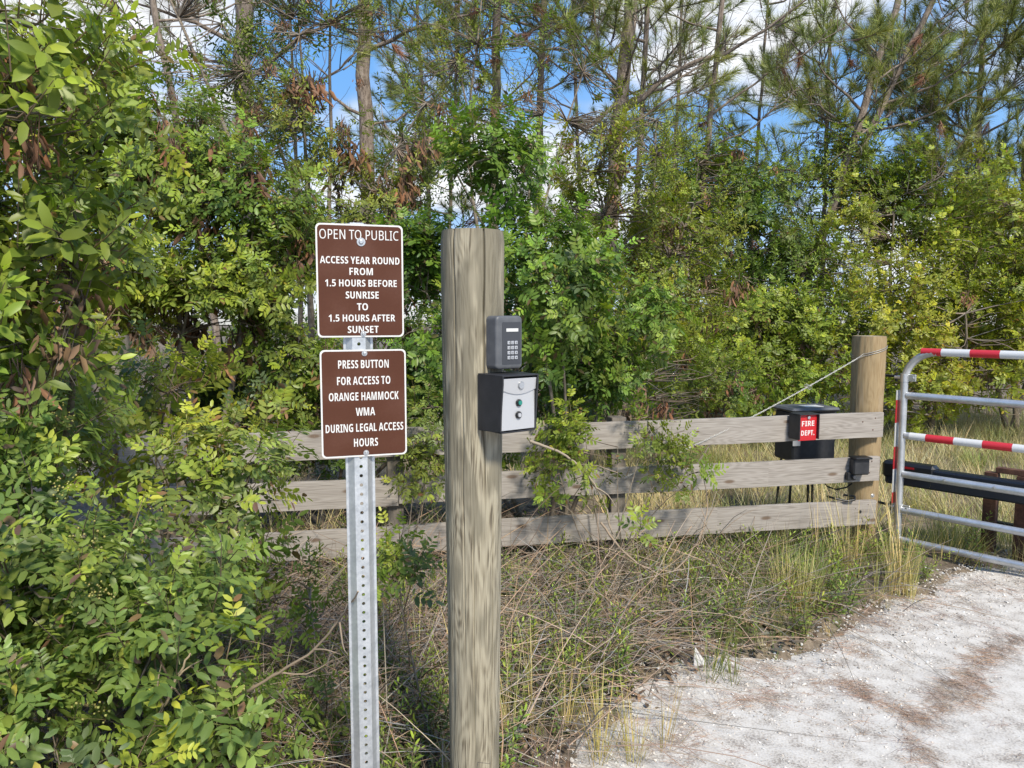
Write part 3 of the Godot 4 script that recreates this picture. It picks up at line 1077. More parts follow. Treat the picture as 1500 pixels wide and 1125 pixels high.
func channel_post(at: Vector3, turn: float, height: float) -> void:
	var t := thing("sign_post", "galvanized perforated steel channel post carrying the two brown signs", "post", at, turn)
	var body := MB.new()
	var prof := [[-0.039, 0.0], [-0.0325, 0.0], [-0.0175, 0.017]]      # flange, slope; mirrored on the other side
	for s in [-1.0, 1.0]:
		for back in [0.0, -0.004]:
			for i in 2:
				var p: Array = prof[i]
				var q: Array = prof[i + 1]
				var nn := Vector3(-(q[1] - p[1]) * -s, 0, q[0] - p[0]).normalized()
				nn = Vector3(s * (q[1] - p[1]), 0, (q[0] - p[0])).normalized()
				if nn.z < 0: nn = -nn
				var zz: float = back
				body.face([Vector3(-s * p[0], -0.3, p[1] + zz), Vector3(-s * q[0], -0.3, q[1] + zz), Vector3(-s * q[0], height, q[1] + zz), Vector3(-s * p[0], height, p[1] + zz)], nn if back == 0.0 else -nn)
		body.face([Vector3(s * 0.039, -0.3, 0), Vector3(s * 0.039, -0.3, -0.004), Vector3(s * 0.039, height, -0.004), Vector3(s * 0.039, height, 0)], Vector3(s, 0, 0))
	part("flange", body.mesh(), M.galv, t)
	var web := MB.new()      # the flat of the channel, with a round hole every inch
	var y := -0.3
	var pitch := 0.0254
	while y < height:
		var cy := y + pitch * 0.5
		for back in [0.0, -0.004]:
			var nn := Vector3.BACK if back == 0.0 else Vector3.FORWARD
			var outer := []
			var inner := []
			for k in 12:
				var a := TAU * k / 12 + PI / 12
				var d := Vector2(cos(a), sin(a))
				var reach := minf(0.0175 / maxf(absf(d.x), 1e-4), pitch * 0.5 / maxf(absf(d.y), 1e-4))
				var o := Vector2(clampf(d.x * reach, -0.0175, 0.0175), clampf(d.y * reach, -pitch * 0.5, pitch * 0.5))
				outer.append(web.vert(Vector3(o.x, cy + o.y, 0.017 + back), nn))
				inner.append(web.vert(Vector3(d.x * 0.0047, cy + d.y * 0.0047, 0.017 + back), nn))
			for k in 12:
				var j := (k + 1) % 12
				web.quad(outer[k], outer[j], inner[j], inner[k])
			for s in [-1.0, 1.0]:      # the corners between the last rays
				for r in [-1.0, 1.0]:
					var cr := web.vert(Vector3(s * 0.0175, cy + r * pitch * 0.5, 0.017 + back), nn)
					var best := []
					for k in 12:
						var p: Vector3 = web.v[outer[k]]
						if signf(p.x) == s and signf(p.y - cy) == r:
							best.append(outer[k])
					best.sort_custom(func(m, n): return (web.v[m] - web.v[cr]).length() < (web.v[n] - web.v[cr]).length())
					web.tri(cr, best[0], best[1])
		var rim := []
		for k in 12:
			var a := TAU * k / 12 + PI / 12
			rim.append(Vector3(cos(a) * 0.0047, cy + sin(a) * 0.0047, 0.017))
		for k in 12:
			var p: Vector3 = rim[k]
			var q: Vector3 = rim[(k + 1) % 12]
			web.face([p, q, q - Vector3(0, 0, 0.004), p - Vector3(0, 0, 0.004)], -(Vector3((p.x + q.x), p.y + q.y - 2 * cy, 0)).normalized())
		y += pitch
	part("perforated_web", web.mesh(), M.galv, t)

func soft_box(w: float, h: float, d: float, r: float) -> ArrayMesh:
	# a box from z = 0 to d whose front edges are rounded
	var mb := MB.new()
	var rings := []
	for k in 7:
		var inset := 0.0
		var z := 0.0
		if k == 0: z = 0.0
		else:
			var a := PI * 0.5 * (k - 1) / 5.0
			inset = r * (1.0 - cos(a))
			z = d - r + r * sin(a)
		var ring := []
		for q in 4:
			var rr := maxf(r - inset * 0.6, 0.002)
			var c := Vector2((w * 0.5 - inset - rr) * [1, -1, -1, 1][q], (h * 0.5 - inset - rr) * [1, 1, -1, -1][q])
			for j in 5:
				var b := PI * 0.5 * (q + j / 4.0)
				var o := Vector2(cos(b), sin(b))
				var lift := 0.0 if k == 0 else sin(PI * 0.5 * (k - 1) / 5.0)
				ring.append(mb.vert(Vector3(c.x + o.x * rr, c.y + o.y * rr, z), Vector3(o.x * (1.0 - lift * 0.95), o.y * (1.0 - lift * 0.95), lift).normalized()))
		rings.append(ring)
	for k in rings.size() - 1:
		for i in 20:
			mb.quad(rings[k][i], rings[k][(i + 1) % 20], rings[k + 1][(i + 1) % 20], rings[k + 1][i])
	var front := []
	for i in rings[-1]:
		front.append(mb.v[i])
	mb.face(front, Vector3.BACK)
	var rear := []
	for i in rings[0]:
		rear.append(mb.v[i])
	mb.face(rear, Vector3.FORWARD)
	return mb.mesh()

func one_box(size: Vector3, at: Vector3, bev := 0.002) -> ArrayMesh:
	var mb := MB.new()
	mb.box(Transform3D(Basis(), at), size, bev)
	return mb.mesh()

func disc(r: float, z0: float, z1: float, sides := 18) -> ArrayMesh:
	var mb := MB.new()
	mb.tube([Vector3(0, 0, z0), Vector3(0, 0, z0 + (z1 - z0) * 0.7), Vector3(0, 0, z1)], [r, r, r * 0.82], sides)
	return mb.mesh()

func keypad(at: Vector3, turn: float) -> void:
	var t := thing("keypad", "dark grey entry keypad with twelve buttons, screwed to the round wooden post", "keypad", at, turn)
	part("case", soft_box(0.088, 0.142, 0.05, 0.011), M.grey, t)
	part("face_plate", rounded_plate(0.062, 0.112, 0.003, 0.049, 0.0508), M.greydark, t, Transform3D(Basis(), Vector3(0.004, -0.002, 0)))
	part("name_strip", one_box(Vector3(0.040, 0.0085, 0.001), Vector3(0.006, 0.033, 0.0512), 0.0003), M.white, t)
	for r in 4:
		for c in 3:
			var key := part("button", one_box(Vector3(0.0092, 0.0092, 0.003), Vector3.ZERO, 0.0008), M.key, t, Transform3D(Basis(), Vector3(-0.0065 + c * 0.0123, -0.0005 - r * 0.0133, 0.0521)))
			lettering(key, ["1", "2", "3", "4", "5", "6", "7", "8", "9", "*", "0", "#"][r * 3 + c], 0, 0, 0.003, 0.0048, 0.0014, M.black)

func intercom(at: Vector3, turn: float) -> void:
	var t := thing("call_box", "black hooded call box with silver face and green button below the keypad", "call box", at, turn)
	var w := 0.120
	var h := 0.150
	var d := 0.110
	part("back_box", one_box(Vector3(w - 0.008, h - 0.008, d * 0.72), Vector3(0, 0, d * 0.36), 0.004), M.blackcase, t)
	for s in [-1.0, 1.0]:      # side cheeks whose front edge is cut in a long curve
		var mb := MB.new()
		var prof := [Vector2(0.002, -h / 2), Vector2(0.002, h / 2), Vector2(d, h / 2)]
		for k in 9:
			var q := k / 8.0
			prof.append(Vector2(d - 0.007 * sin(q * PI * 0.5) - 0.003 * q, h / 2 - 0.02 - (h - 0.026) * q))
		for x in [0.0, 0.004]:
			var pts := []
			for p in prof:
				pts.append(Vector3(s * (w / 2 - x), p.y, p.x))
			mb.face(pts, Vector3(s if x == 0.0 else -s, 0, 0))
		for i in prof.size():
			var p: Vector2 = prof[i]
			var q: Vector2 = prof[(i + 1) % prof.size()]
			var e := (q - p).normalized()
			var nn := Vector3(0, -e.x, e.y)
			var mid := (p + q) * 0.5 - Vector2(d * 0.5, 0)
			if nn.z * mid.x + nn.y * mid.y < 0: nn = -nn
			mb.face([Vector3(s * w / 2, p.y, p.x), Vector3(s * w / 2, q.y, q.x), Vector3(s * (w / 2 - 0.004), q.y, q.x), Vector3(s * (w / 2 - 0.004), p.y, p.x)], nn)
		part("side", mb.mesh(), M.blackcase, t)
	part("hood", one_box(Vector3(w, 0.004, d), Vector3(0, h / 2 + 0.0012, d / 2), 0.001), M.blackcase, t)
	part("floor_plate", one_box(Vector3(w - 0.0082, 0.004, d * 0.9), Vector3(0, -h / 2 + 0.003, d * 0.46), 0.001), M.blackcase, t)
	var fp := part("face_plate", one_box(Vector3(w - 0.010, h - 0.014, 0.003), Vector3(0, 0.001, d * 0.89), 0.001), M.face, t)
	# the upper flap with its rounded lower lip
	var mb := MB.new()
	var pts := []
	for k in 13:
		var q := k / 12.0
		pts.append(Vector3(lerpf(-(w - 0.010) / 2, (w - 0.010) / 2, q), h / 2 - 0.036 - 0.012 * sin(q * PI), d * 0.935))
	for k in 12:
		var a: Vector3 = pts[k]
		var b: Vector3 = pts[k + 1]
		var top := h / 2 - 0.006
		mb.face([a, b, Vector3(b.x, top, d * 0.965), Vector3(a.x, top, d * 0.965)], Vector3(0, -0.15, 1).normalized())
		mb.face([a, b, Vector3(b.x, b.y, d * 0.9), Vector3(a.x, a.y, d * 0.9)], Vector3.DOWN)
	part("flap", mb.mesh(), M.face, t)
	part("lock", disc(0.0105, d * 0.93, d * 0.99), M.zinc, t, Transform3D(Basis(), Vector3(0.004, h / 2 - 0.025, 0)))
	part("push_button", disc(0.0095, d * 0.9, d * 0.96), M.black, t, Transform3D(Basis(), Vector3(0.0, 0.004, 0)))
	part("indicator", disc(0.0066, d * 0.95, d * 0.975), M.green, t, Transform3D(Basis(), Vector3(0.0012, 0.004, 0)))
	part("push_button", disc(0.0098, d * 0.9, d * 0.96), M.black, t, Transform3D(Basis(), Vector3(-0.001, -0.028, 0)))
	part("button_ring", disc(0.0060, d * 0.95, d * 0.98), M.key, t, Transform3D(Basis(), Vector3(-0.001, -0.028, 0)))

func fence_point(u: float, y: float) -> Vector3:
	# the fence line as seen at photo column u, on the boards' middle plane
	var a := Vector3(fence_a.x, y, fence_a.z)
	var b := Vector3(fence_b.x, y, fence_b.z)
	var k := (u - 750.0) / F
	var lo := 0.0
	var hi := 1.0
	for i in 40:
		var m := (lo + hi) * 0.5
		var p := a.lerp(b, m)
		if p.x / (-p.z * cos(PITCH) + (EYE - p.y) * sin(PITCH)) < k: lo = m
		else: hi = m
	return a.lerp(b, lo)

var fence_a: Vector3
var fence_b: Vector3

func nail(parent: Node, p: Vector3) -> void:
	var mb := MB.new()
	mb.tube([p, p + Vector3(-0.0003, 0, 0.002)], [0.0045, 0.004], 8)
	part("nail", mb.mesh(), M.rust, parent)

func build_fence() -> void:
	var t := thing("fence", "weathered three-rail wooden board fence running behind the signs to the gate post", "fence", Vector3(0, 0, 0))
	var d := (fence_b - fence_a).normalized()
	var out := Vector3(-d.z, 0, d.x)
	if out.z < 0: out = -out
	var split := fence_point(584, 0.5)
	var k := 0
	for vv in [[604.5, 640.5], [667.5, 702.5], [730.5, 765.5]]:
		var top := pz(1262, vv[0], -fence_b.z).y
		var low := pz(1262, vv[1], -fence_b.z).y
		var y := (top + low) * 0.5
		var a := Vector3(fence_a.x, y, fence_a.z)
		var b: Vector3 = Vector3(fence_b.x, y, fence_b.z) - d * [0.0, 0.012, 0.028][k]
		var s := Vector3(split.x, y, split.z)
		var r := part("rail", board(s + d * 0.002, b, top - low, 0.036, 3 + k * 5, 0.13 * k), M.board[k], t)
		for q in [[b, 0.06, 0.045], [b, 0.075, -0.03], [b, 0.15, 0.02]]:
			nail(r, q[0] - d * q[1] + Vector3.UP * q[2] + out * 0.0165)
		if k == 2:      # an old bolt hole near the end of the lowest rail
			var mb := MB.new()
			var p: Vector3 = b - d * 0.115 - Vector3.UP * 0.002 + out * 0.016
			mb.tube([p, p + out * 0.0025], [0.012, 0.011], 14)
			part("bolt_head", mb.mesh(), M.black, r)
		part("rail", board(a, s - d * 0.002, top - low, 0.036, 23 + k * 5, 0.41 * k), M.board[(k + 1) % 3], t)
		k += 1
	for u in [906.0, 582.0]:
		var p := fence_point(u, 0.0) - out * 0.065
		var mb := MB.new()
		mb.box(Transform3D(Basis(Vector3.UP, atan2(-d.z, d.x)), Vector3(p.x, 0.31, p.z)), Vector3(0.09, 1.26, 0.09), 0.004)
		part("post", mb.mesh(), M.oldpost, t)

func build_end_post() -> void:
	var at := pz(170, 700, 4.0)
	at.y = -0.02
	var h := pz(170, 492, 4.0).y + 0.02
	var t := thing("end_post", "grey weathered round timber post at the overgrown end of the rail fence", "post", at)
	part("shaft", round_post(-0.3, h, 0.09, 0.095, 1.3, 47, [[0.3, 0.4, h, 0.008]]), M.oldpost, t)
	part("end_grain", post_cap(h, 0.091), M.endgrain, t)

func build_gate_post() -> void:
	var at := pz(1261, 790, 4.98)
	at.y = -0.02
	var t := thing("gate_post", "thick round tan timber gate post at the end of the rail fence", "post", at)
	var h := pz(1275, 492, 4.98).y + 0.02
	part("shaft", round_post(-0.3, h, 0.088, 0.104, 1.5, 31, [[-1.9, 0.2, h, 0.006]]), M.gatepost, t)
	part("end_grain", post_cap(h, 0.1), M.endgrain, t)
	for q in [[0.25, 0.40], [0.5, 0.355]]:
		part("bolt", bolt_mesh(0.014, 0.01), M.zinc, t, Transform3D(Basis(Vector3.UP, q[0]), Vector3(sin(q[0]) * 0.091, q[1], cos(q[0]) * 0.091)))
	# twisted brace wire from the top of this post down to the next fence post
	var w := thing("brace_wire", "twisted galvanized brace wire slanting from the gate post down across the fence", "wire", Vector3.ZERO)
	var hook := pz(1256, 525, 4.86)
	var foot := fence_point(912, 0.0)
	foot.y = pz(985, 664, 4.45).y - 0.14
	foot.z += 0.05
	for s in 2:
		var pts := []
		var rr := []
		for i in 160:
			var q := i / 159.0
			var c := hook.lerp(foot, q) + Vector3.DOWN * 0.03 * sin(q * PI)
			var a := q * 150.0 + s * PI
			pts.append(c + Vector3(sin(a) * 0.4, cos(a), sin(a) * 0.3) * 0.0035)
			rr.append(0.0019)
		var mb := MB.new()
		mb.tube(pts, rr, 5)
		part("strand", mb.mesh(), M.wire, w)
	for s in 2:
		var pts := []
		var rr := []
		for i in 30:
			var a := -0.75 + i / 29.0 * 5.6
			pts.append(at + Vector3(sin(a) * 0.108, h - 0.105 + 0.035 * sin(a * 0.9) + s * 0.012, cos(a) * 0.108))
			rr.append(0.002)
		pts.push_front(hook)
		rr.push_front(0.002)
		var mb := MB.new()
		mb.tube(pts, rr, 5)
		part("loop", mb.mesh(), M.wire, w)
	var knot := MB.new()
	var kc := hook.lerp(foot, 0.225) + Vector3.DOWN * 0.02
	for i in 3:
		var pts := []
		var rr := []
		for j in 13:
			var a := TAU * j / 12.0
			pts.append(kc + Vector3((i - 1) * 0.012 + cos(a) * 0.012, sin(a) * 0.011 - (i - 1) * 0.006, sin(a) * 0.006))
			rr.append(0.002)
		knot.tube(pts, rr, 5, Color.WHITE, false)
	part("knot", knot.mesh(), M.wire, w)

func build_gate() -> void:
	var p0 := pz(1314, 790, 4.95)
	var dir := Vector3(0.66, 0, 0.75).normalized()
	var at := Vector3(p0.x, 0.0, p0.z)
	var t := thing("tube_gate", "galvanized six-bar tube gate with red and white reflective tape", "gate", at, atan2(-dir.z, dir.x))
	var along := func(u: float, y: float) -> float:      # metres along the gate at photo column u
		var lo := -0.2
		var hi := 3.0
		for i in 40:
			var m := (lo + hi) * 0.5
			var p := at + dir * m + Vector3.UP * y
			if p.x / (-p.z * cos(PITCH) + (EYE - p.y) * sin(PITCH)) < (u - 750.0) / F: lo = m
			else: hi = m
		return lo
	var ys := []
	for v in [514.5, 579.0, 637.5, 694.0, 746.0, 789.5]:
		ys.append(pz(1318, v, 4.95).y)
	var R := 0.0235
	var L := 3.6
	# upright, bend and top bar in one bent tube; the bend is wrinkled as cold-bent pipe is
	var br := 0.2
	var pts := [Vector3(0, ys[5], 0), Vector3(0, ys[4], 0), Vector3(0, ys[2], 0), Vector3(0, ys[0] - br - 0.01, 0)]
	var rr := [R, R, R, R]
	for k in 25:
		var a := PI * 0.5 * k / 24.0
		pts.append(Vector3(br - cos(a) * br, ys[0] - br + sin(a) * br, 0))
		rr.append(R + (0.0007 if k % 2 else -0.0005))
	pts.append(Vector3(L * 0.5, ys[0], 0)); rr.append(R)
	pts.append(Vector3(L, ys[0], 0)); rr.append(R)
	var fm := MB.new()
	fm.tube(pts, rr, 18)
	part("frame", fm.mesh(), M.tube, t)
	var bars := []
	for k in range(1, 6):
		var mb := MB.new()
		var x0 := 0.019 if k < 5 else -R
		mb.tube([Vector3(x0, ys[k], 0), Vector3(L * 0.5, ys[k] - 0.004, 0), Vector3(L, ys[k], 0)], [R * 0.97, R * 0.97, R * 0.97], 18)
		bars.append(part("bar", mb.mesh(), M.tube, t))
	var far := MB.new()
	far.tube([Vector3(L, ys[0], 0), Vector3(L, ys[5], 0)], [R, R], 14)
	part("end_upright", far.mesh(), M.tube, t)
	for v in [[0, 1350.5, 1380.0, 1], [0, 1380.0, 1422.0, 0], [0, 1422.0, 1466.0, 1], [0, 1466.0, 1509.0, 0], [0, 1509.0, 1556.0, 1], [2, 1333.0, 1357.0, 0], [2, 1357.0, 1398.0, 1], [2, 1398.0, 1440.0, 0], [2, 1440.0, 1484.0, 1], [2, 1484.0, 1532.0, 0], [2, 1532.0, 1585.0, 1]]:
		var x0: float = along.call(v[1], ys[v[0]])
		var x1: float = along.call(v[2], ys[v[0]])
		var mb := MB.new()
		mb.tube([Vector3(x0, ys[v[0]], 0), Vector3(x1 - 0.0005, ys[v[0]], 0)], [R + 0.0008, R + 0.0008], 18)
		part("reflective_tape", mb.mesh(), M.tapered if v[3] else M.tapewhite, t)
	var strip := MB.new()
	strip.box(Transform3D(Basis(), Vector3(-0.036, (ys[1] + ys[4]) * 0.5, 0.0)), Vector3(0.005, ys[1] - ys[4] + 0.06, 0.04), 0.001)
	part("stop_strip", strip.mesh(), M.tube, t)
	for v in [[572.0, 586.5, 0], [586.5, 620.0, 1], [620.0, 655.0, 0], [655.0, 688.0, 1], [688.0, 722.0, 0], [722.0, 738.0, 1]]:
		var y1 := pz(1310, v[0], 4.95).y
		var y0 := pz(1310, v[1], 4.95).y
		part("reflective_tape", one_box(Vector3(0.007, y1 - y0 - 0.0006, 0.0425), Vector3(-0.036, (y0 + y1) * 0.5, 0), 0.0008), M.tapered if v[2] else M.tapewhite, t)
	for v in [553.0, 743.0]:      # hinge collars with their eye bolts
		var y := pz(1316, v, 4.95).y
		var mb := MB.new()
		mb.tube([Vector3(0, y - 0.026, 0), Vector3(0, y + 0.026, 0)], [R + 0.004, R + 0.004], 18)
		mb.box(Transform3D(Basis(), Vector3(0.046, y, 0)), Vector3(0.05, 0.044, 0.012), 0.002)
		mb.tube([Vector3(0.052, y, -0.016), Vector3(0.052, y, 0.018)], [0.009, 0.009], 8)
		mb.tube([Vector3(-0.025, y, 0), Vector3(-0.06, y, 0)], [0.012, 0.012], 10)
		var hg := part("hinge", mb.mesh(), M.zinc, t)
		var bolt := MB.new()
		bolt.tube([Vector3(-0.05, y - 0.03, 0), Vector3(-0.05, y + 0.03, 0)], [0.008, 0.008], 10)
		bolt.tube([Vector3(-0.05, y + 0.004, 0), Vector3(-0.16, y + 0.006, -0.03)], [0.009, 0.009], 10)
		part("eye_bolt", bolt.mesh(), M.black, hg)
	for v in [[1385.0, 3], [1458.0, 3]]:      # bolt heads on the fourth bar
		var x: float = along.call(v[0], ys[3])
		part("bolt", bolt_mesh(0.011, 0.008), M.zinc, t, Transform3D(Basis(), Vector3(x, ys[3] + 0.002, R * 0.96)))

	# opener arm: a dark steel channel behind the gate
	var op := thing("gate_opener_arm", "navy black box-section opener arm behind the tube gate", "gate opener", at, atan2(-dir.z, dir.x))
	var ya := pz(1290, 694, 5.05).y
	part("arm", one_box(Vector3(3.0, 0.135, 0.09), Vector3(1.32, ya - 0.03, -0.24), 0.012), M.navy, op)
	part("end_cover", one_box(Vector3(0.34, 0.118, 0.105), Vector3(-0.03, ya + 0.002, -0.24), 0.02), M.black, op)
	part("warning_label", one_box(Vector3(0.07, 0.014, 0.002), Vector3(-0.02, ya + 0.03, -0.186), 0.0005), M.red, op)
	part("bracket", one_box(Vector3(0.06, 0.05, 0.20), Vector3(1.3, ya - 0.02, -0.12), 0.004), M.zinc, op)
	var fr := thing("steel_frame", "rusty brown steel angle frame standing behind the tube gate", "frame", at, atan2(-dir.z, dir.x))
	part("top_bar", one_box(Vector3(2.6, 0.035, 0.05), Vector3(1.75, ya + 0.07, -0.36), 0.002), M.rust, fr)
	var xs := [along.call(1455.0, 0.4) as float - 0.12, along.call(1500.0, 0.4) as float - 0.10, 1.6, 2.4]
	for x in xs:
		part("upright", one_box(Vector3(0.075, ya + 0.35, 0.06), Vector3(x, (ya + 0.05) * 0.5 - 0.15, -0.36), 0.003), M.rust, fr)
	part("lower_bar", one_box(Vector3(2.2, 0.05, 0.05), Vector3(xs[0] + 1.1, ya - 0.3, -0.41), 0.003), M.black, fr)

func build_boxes() -> void:
	# fire service key box on the top rail
	var d := (fence_b - fence_a).normalized()
	var at := fence_point(1167, pz(1186, 620, 4.8).y) + Vector3(-d.z, 0, d.x).normalized() * (0.021 if -d.z * 0 + d.x > 0 else -0.021)
	var t := thing("fire_box", "small black and red FIRE DEPT. access box on the top fence rail", "key box", at, atan2(-d.z, d.x) + 0.12)
	part("case", one_box(Vector3(0.135, 0.15, 0.075), Vector3(0, 0, 0.038), 0.004), M.black, t)
	part("hood", one_box(Vector3(0.145, 0.006, 0.10), Vector3(0, 0.079, 0.05), 0.001), M.blackcase, t)
	for s in [-1.0, 1.0]:
		part("side", one_box(Vector3(0.006, 0.15, 0.10), Vector3(s * 0.0705, 0, 0.05), 0.001), M.blackcase, t)
	var face := part("face_plate", one_box(Vector3(0.132, 0.158, 0.004), Vector3(0.0, -0.004, 0.0795), 0.001), M.red, t)
	lettering(face, "FIRE", 0.002, 0.022, 0.092, 0.032, 0.0822, M.letter)
	lettering(face, "DEPT.", 0.002, -0.036, 0.098, 0.032, 0.0822, M.letter)
	part("lock", disc(0.012, 0.08, 0.088), M.zinc, t, Transform3D(Basis(), Vector3(0.004, 0.058, 0)))

	# the gate's control box, standing behind the fence
	var c := pz(1179, 632, 5.55)
	var b := thing("control_box", "black gate control box on thin legs behind the top fence rail", "control box", Vector3(c.x, 0, c.z), 0.22)
	part("case", one_box(Vector3(0.345, 0.36, 0.24), Vector3(0, c.y - 0.02, 0), 0.012), M.blackcase, b)
	part("lid", one_box(Vector3(0.385, 0.03, 0.28), Vector3(0, c.y + 0.172, 0), 0.014), M.grey, b)
	part("sticker", one_box(Vector3(0.14, 0.002, 0.10), Vector3(0.03, c.y + 0.1885, 0.02), 0.0005), M.white, b)
	part("side_label", one_box(Vector3(0.06, 0.12, 0.002), Vector3(-0.15, c.y - 0.02, 0.131), 0.0005), M.key, b)
	for q in [[-0.16, 0.1], [-0.03, 0.1], [-0.12, -0.1], [0.14, -0.1]]:
		var mb := MB.new()
		mb.tube([Vector3(q[0], c.y - 0.19, q[1]), Vector3(q[0] * 1.25, -0.1, q[1] * 1.3)], [0.009, 0.009], 8)
		part("leg", mb.mesh(), M.black, b)

	# light sensor on the end of the middle rail, with its cable
	var sp := fence_point(1250, pz(1250, 683, 4.85).y)
	var sn := thing("photo_sensor", "black safety sensor clamped to the middle fence rail beside the gate post", "sensor", sp + Vector3(0, 0, 0.022), 0.1)
	part("housing", one_box(Vector3(0.105, 0.105, 0.06), Vector3(0.012, 0.018, 0.03), 0.008), M.blackcase, sn)
	part("hood", one_box(Vector3(0.11, 0.012, 0.085), Vector3(0.012, 0.074, 0.042), 0.003), M.black, sn)
	part("bracket", one_box(Vector3(0.06, 0.05, 0.03), Vector3(-0.035, -0.048, 0.015), 0.004), M.black, sn)
	part("knob", disc(0.014, 0.03, 0.05), M.greydark, sn, Transform3D(Basis(), Vector3(-0.025, -0.05, 0)))
	cable("black cable hanging between the middle and lowest fence rails near the gate post", [pz(1205, 703, 4.93), pz(1212, 713, 4.93), pz(1225, 717, 4.93), pz(1240, 714, 4.9), pz(1248, 708, 4.88)], 0.005)
	cable("black cable looped over the end of the lowest fence rail", [pz(1212, 727, 4.86), pz(1222, 730, 4.78), pz(1240, 734, 4.77), pz(1252, 732, 4.77), pz(1252, 727, 4.8), pz(1236, 725, 4.86)], 0.007)

func cable(label: String, pts: Array, r: float) -> void:
	var cv := Curve3D.new()
	for i in pts.size():
		var h: Vector3 = (pts[mini(i + 1, pts.size() - 1)] - pts[maxi(i - 1, 0)]) / 6.0
		cv.add_point(pts[i], -h, h)
	var out := []
	var rr := []
	for i in 30:
		out.append(cv.sample_baked(cv.get_baked_length() * i / 29.0))
		rr.append(r)
	var mb := MB.new()
	mb.tube(out, rr, 7)
	var o := part(numbered("cable"), mb.mesh(), M.black, self)
	tag(o, label, "cable")

func cane(label: String, pts: Array, r: float, col: Color) -> void:
	rng.seed = int(pts[0].x * 1000.0) + 77
	var cv := Curve3D.new()
	for i in pts.size():
		var h: Vector3 = (pts[mini(i + 1, pts.size() - 1)] - pts[maxi(i - 1, 0)]) / 6.0
		cv.add_point(pts[i], -h, h)
	var out := []
	var rr := []
	for i in 30:
		out.append(cv.sample_baked(cv.get_baked_length() * i / 29.0) + rv() * 0.003)
		rr.append(lerpf(r, r * 0.4, i / 29.0))
	var mb := MB.new()
	mb.tube(out, rr, 6, col)
	for k in 3:
		var i := 12 + k * 5
		var d: Vector3 = (out[i + 1] - out[i]).normalized()
		var side := (d + rdir() * 0.8).normalized()
		mb.tube(bent_path(out[i], out[i] + side * rng.randf_range(0.08, 0.2), 4, 0.12), [r * 0.6, r * 0.5, r * 0.4, r * 0.3, r * 0.2], 4, col)
	var o := part(numbered("bare_cane"), mb.mesh(), M.twig, self)
	tag(o, label, "branch", "bare canes in the thicket")

func build_post() -> void:
	var at := pz(693.5, 700, 2.13)
	at.y = 0.0
	var top := pz(694, 334, 2.05).y
	var t := thing("wooden_post", "tall weathered round timber post holding the keypad and call box", "post", at)
	part("shaft", round_post(-0.35, top, 0.068, 0.0875, 2.0, 5, [[0.42, 1.0, top, 0.016], [-0.55, 1.25, top, 0.006], [-1.15, 0.3, 1.5, 0.008], [0.05, 0.2, 0.95, 0.005], [-0.3, 0.5, 1.3, 0.004], [0.8, 0.1, 1.0, 0.005], [2.6, 0.6, top, 0.01]]), M.post, t)
	part("end_grain", post_cap(top, 0.083), M.endgrain, t)
	var turn := 0.66
	var n := Vector3(sin(turn), 0, cos(turn))
	var side := Vector3(cos(turn), 0, -sin(turn))
	var ky := pz(740, 502, 2.03).y
	var iy := pz(745, 591, 2.02).y
	keypad(at + n * 0.081 + side * 0.030 + Vector3.UP * ky, turn)
	intercom(at + n * 0.078 + side * 0.021 + Vector3.UP * iy, turn)

func build_signs() -> void:
	var D := 2.04
	var turn := 0.315
	var base := pz(530, 800, D + 0.02)
	base.y = -0.02
	var n := Vector3(sin(turn), 0, cos(turn))
	channel_post(base, turn, pz(530, 327, D).y + 0.02)
	var c1 := pz(527.5, 411.5, D - 0.005)
	var face := base + n * 0.0195
	c1.x = face.x + 0.0065; c1.z = face.z - 0.0031
	var w := 0.2265
	var h := 0.2955
	var L1 := []
	for l in [["OPEN TO PUBLIC", 527.5, 345.5, 114, 13.5, false], ["ACCESS YEAR ROUND", 528, 382, 115, 10.2, true], ["FROM", 529, 398, 34, 10.2, true], ["1.5 HOURS BEFORE", 529, 415, 104, 10.2, true], ["SUNRISE", 530, 432, 48, 10.2, true], ["TO", 530, 449, 16, 10.2, true], ["1.5 HOURS AFTER", 529.5, 465.5, 97, 10.2, true], ["SUNSET", 530.5, 482, 45, 10.2, true]]:
		L1.append([l[0], (l[1] - 528.0) / 126.0, (411.8 - l[2]) / 163.0, l[3] / 126.0, l[4] / 163.0, l[5]])
	sign_board("upper brown sign reading OPEN TO PUBLIC on the perforated steel post", c1, turn, w, h, L1, [[0.012, 0.345, 0.0115], [0.02, -0.47, 0.0075]])
	var c2 := pz(530.5, 591, D)
	c2.x = face.x + 0.0105; c2.z = face.z - 0.0030
	var L2 := []
	for l in [["PRESS BUTTON", 530.5, 533, 73, 11.8], ["FOR ACCESS TO", 530.5, 557, 77, 11.8], ["ORANGE HAMMOCK", 530.5, 580, 101, 11.8], ["WMA", 532, 602.5, 28, 11.8], ["DURING LEGAL ACCESS", 531, 626, 113, 11.8], ["HOURS", 532, 648, 35, 11.8]]:
		L2.append([l[0], (l[1] - 530.5) / 124.0, (590.5 - l[2]) / 157.0, l[3] / 124.0, l[4] / 157.0, true])
	sign_board("lower brown sign reading PRESS BUTTON FOR ACCESS on the perforated steel post", c2, turn, w, 0.2875, L2, [[0.012, 0.465, 0.0075], [0.012, -0.465, 0.0075]])

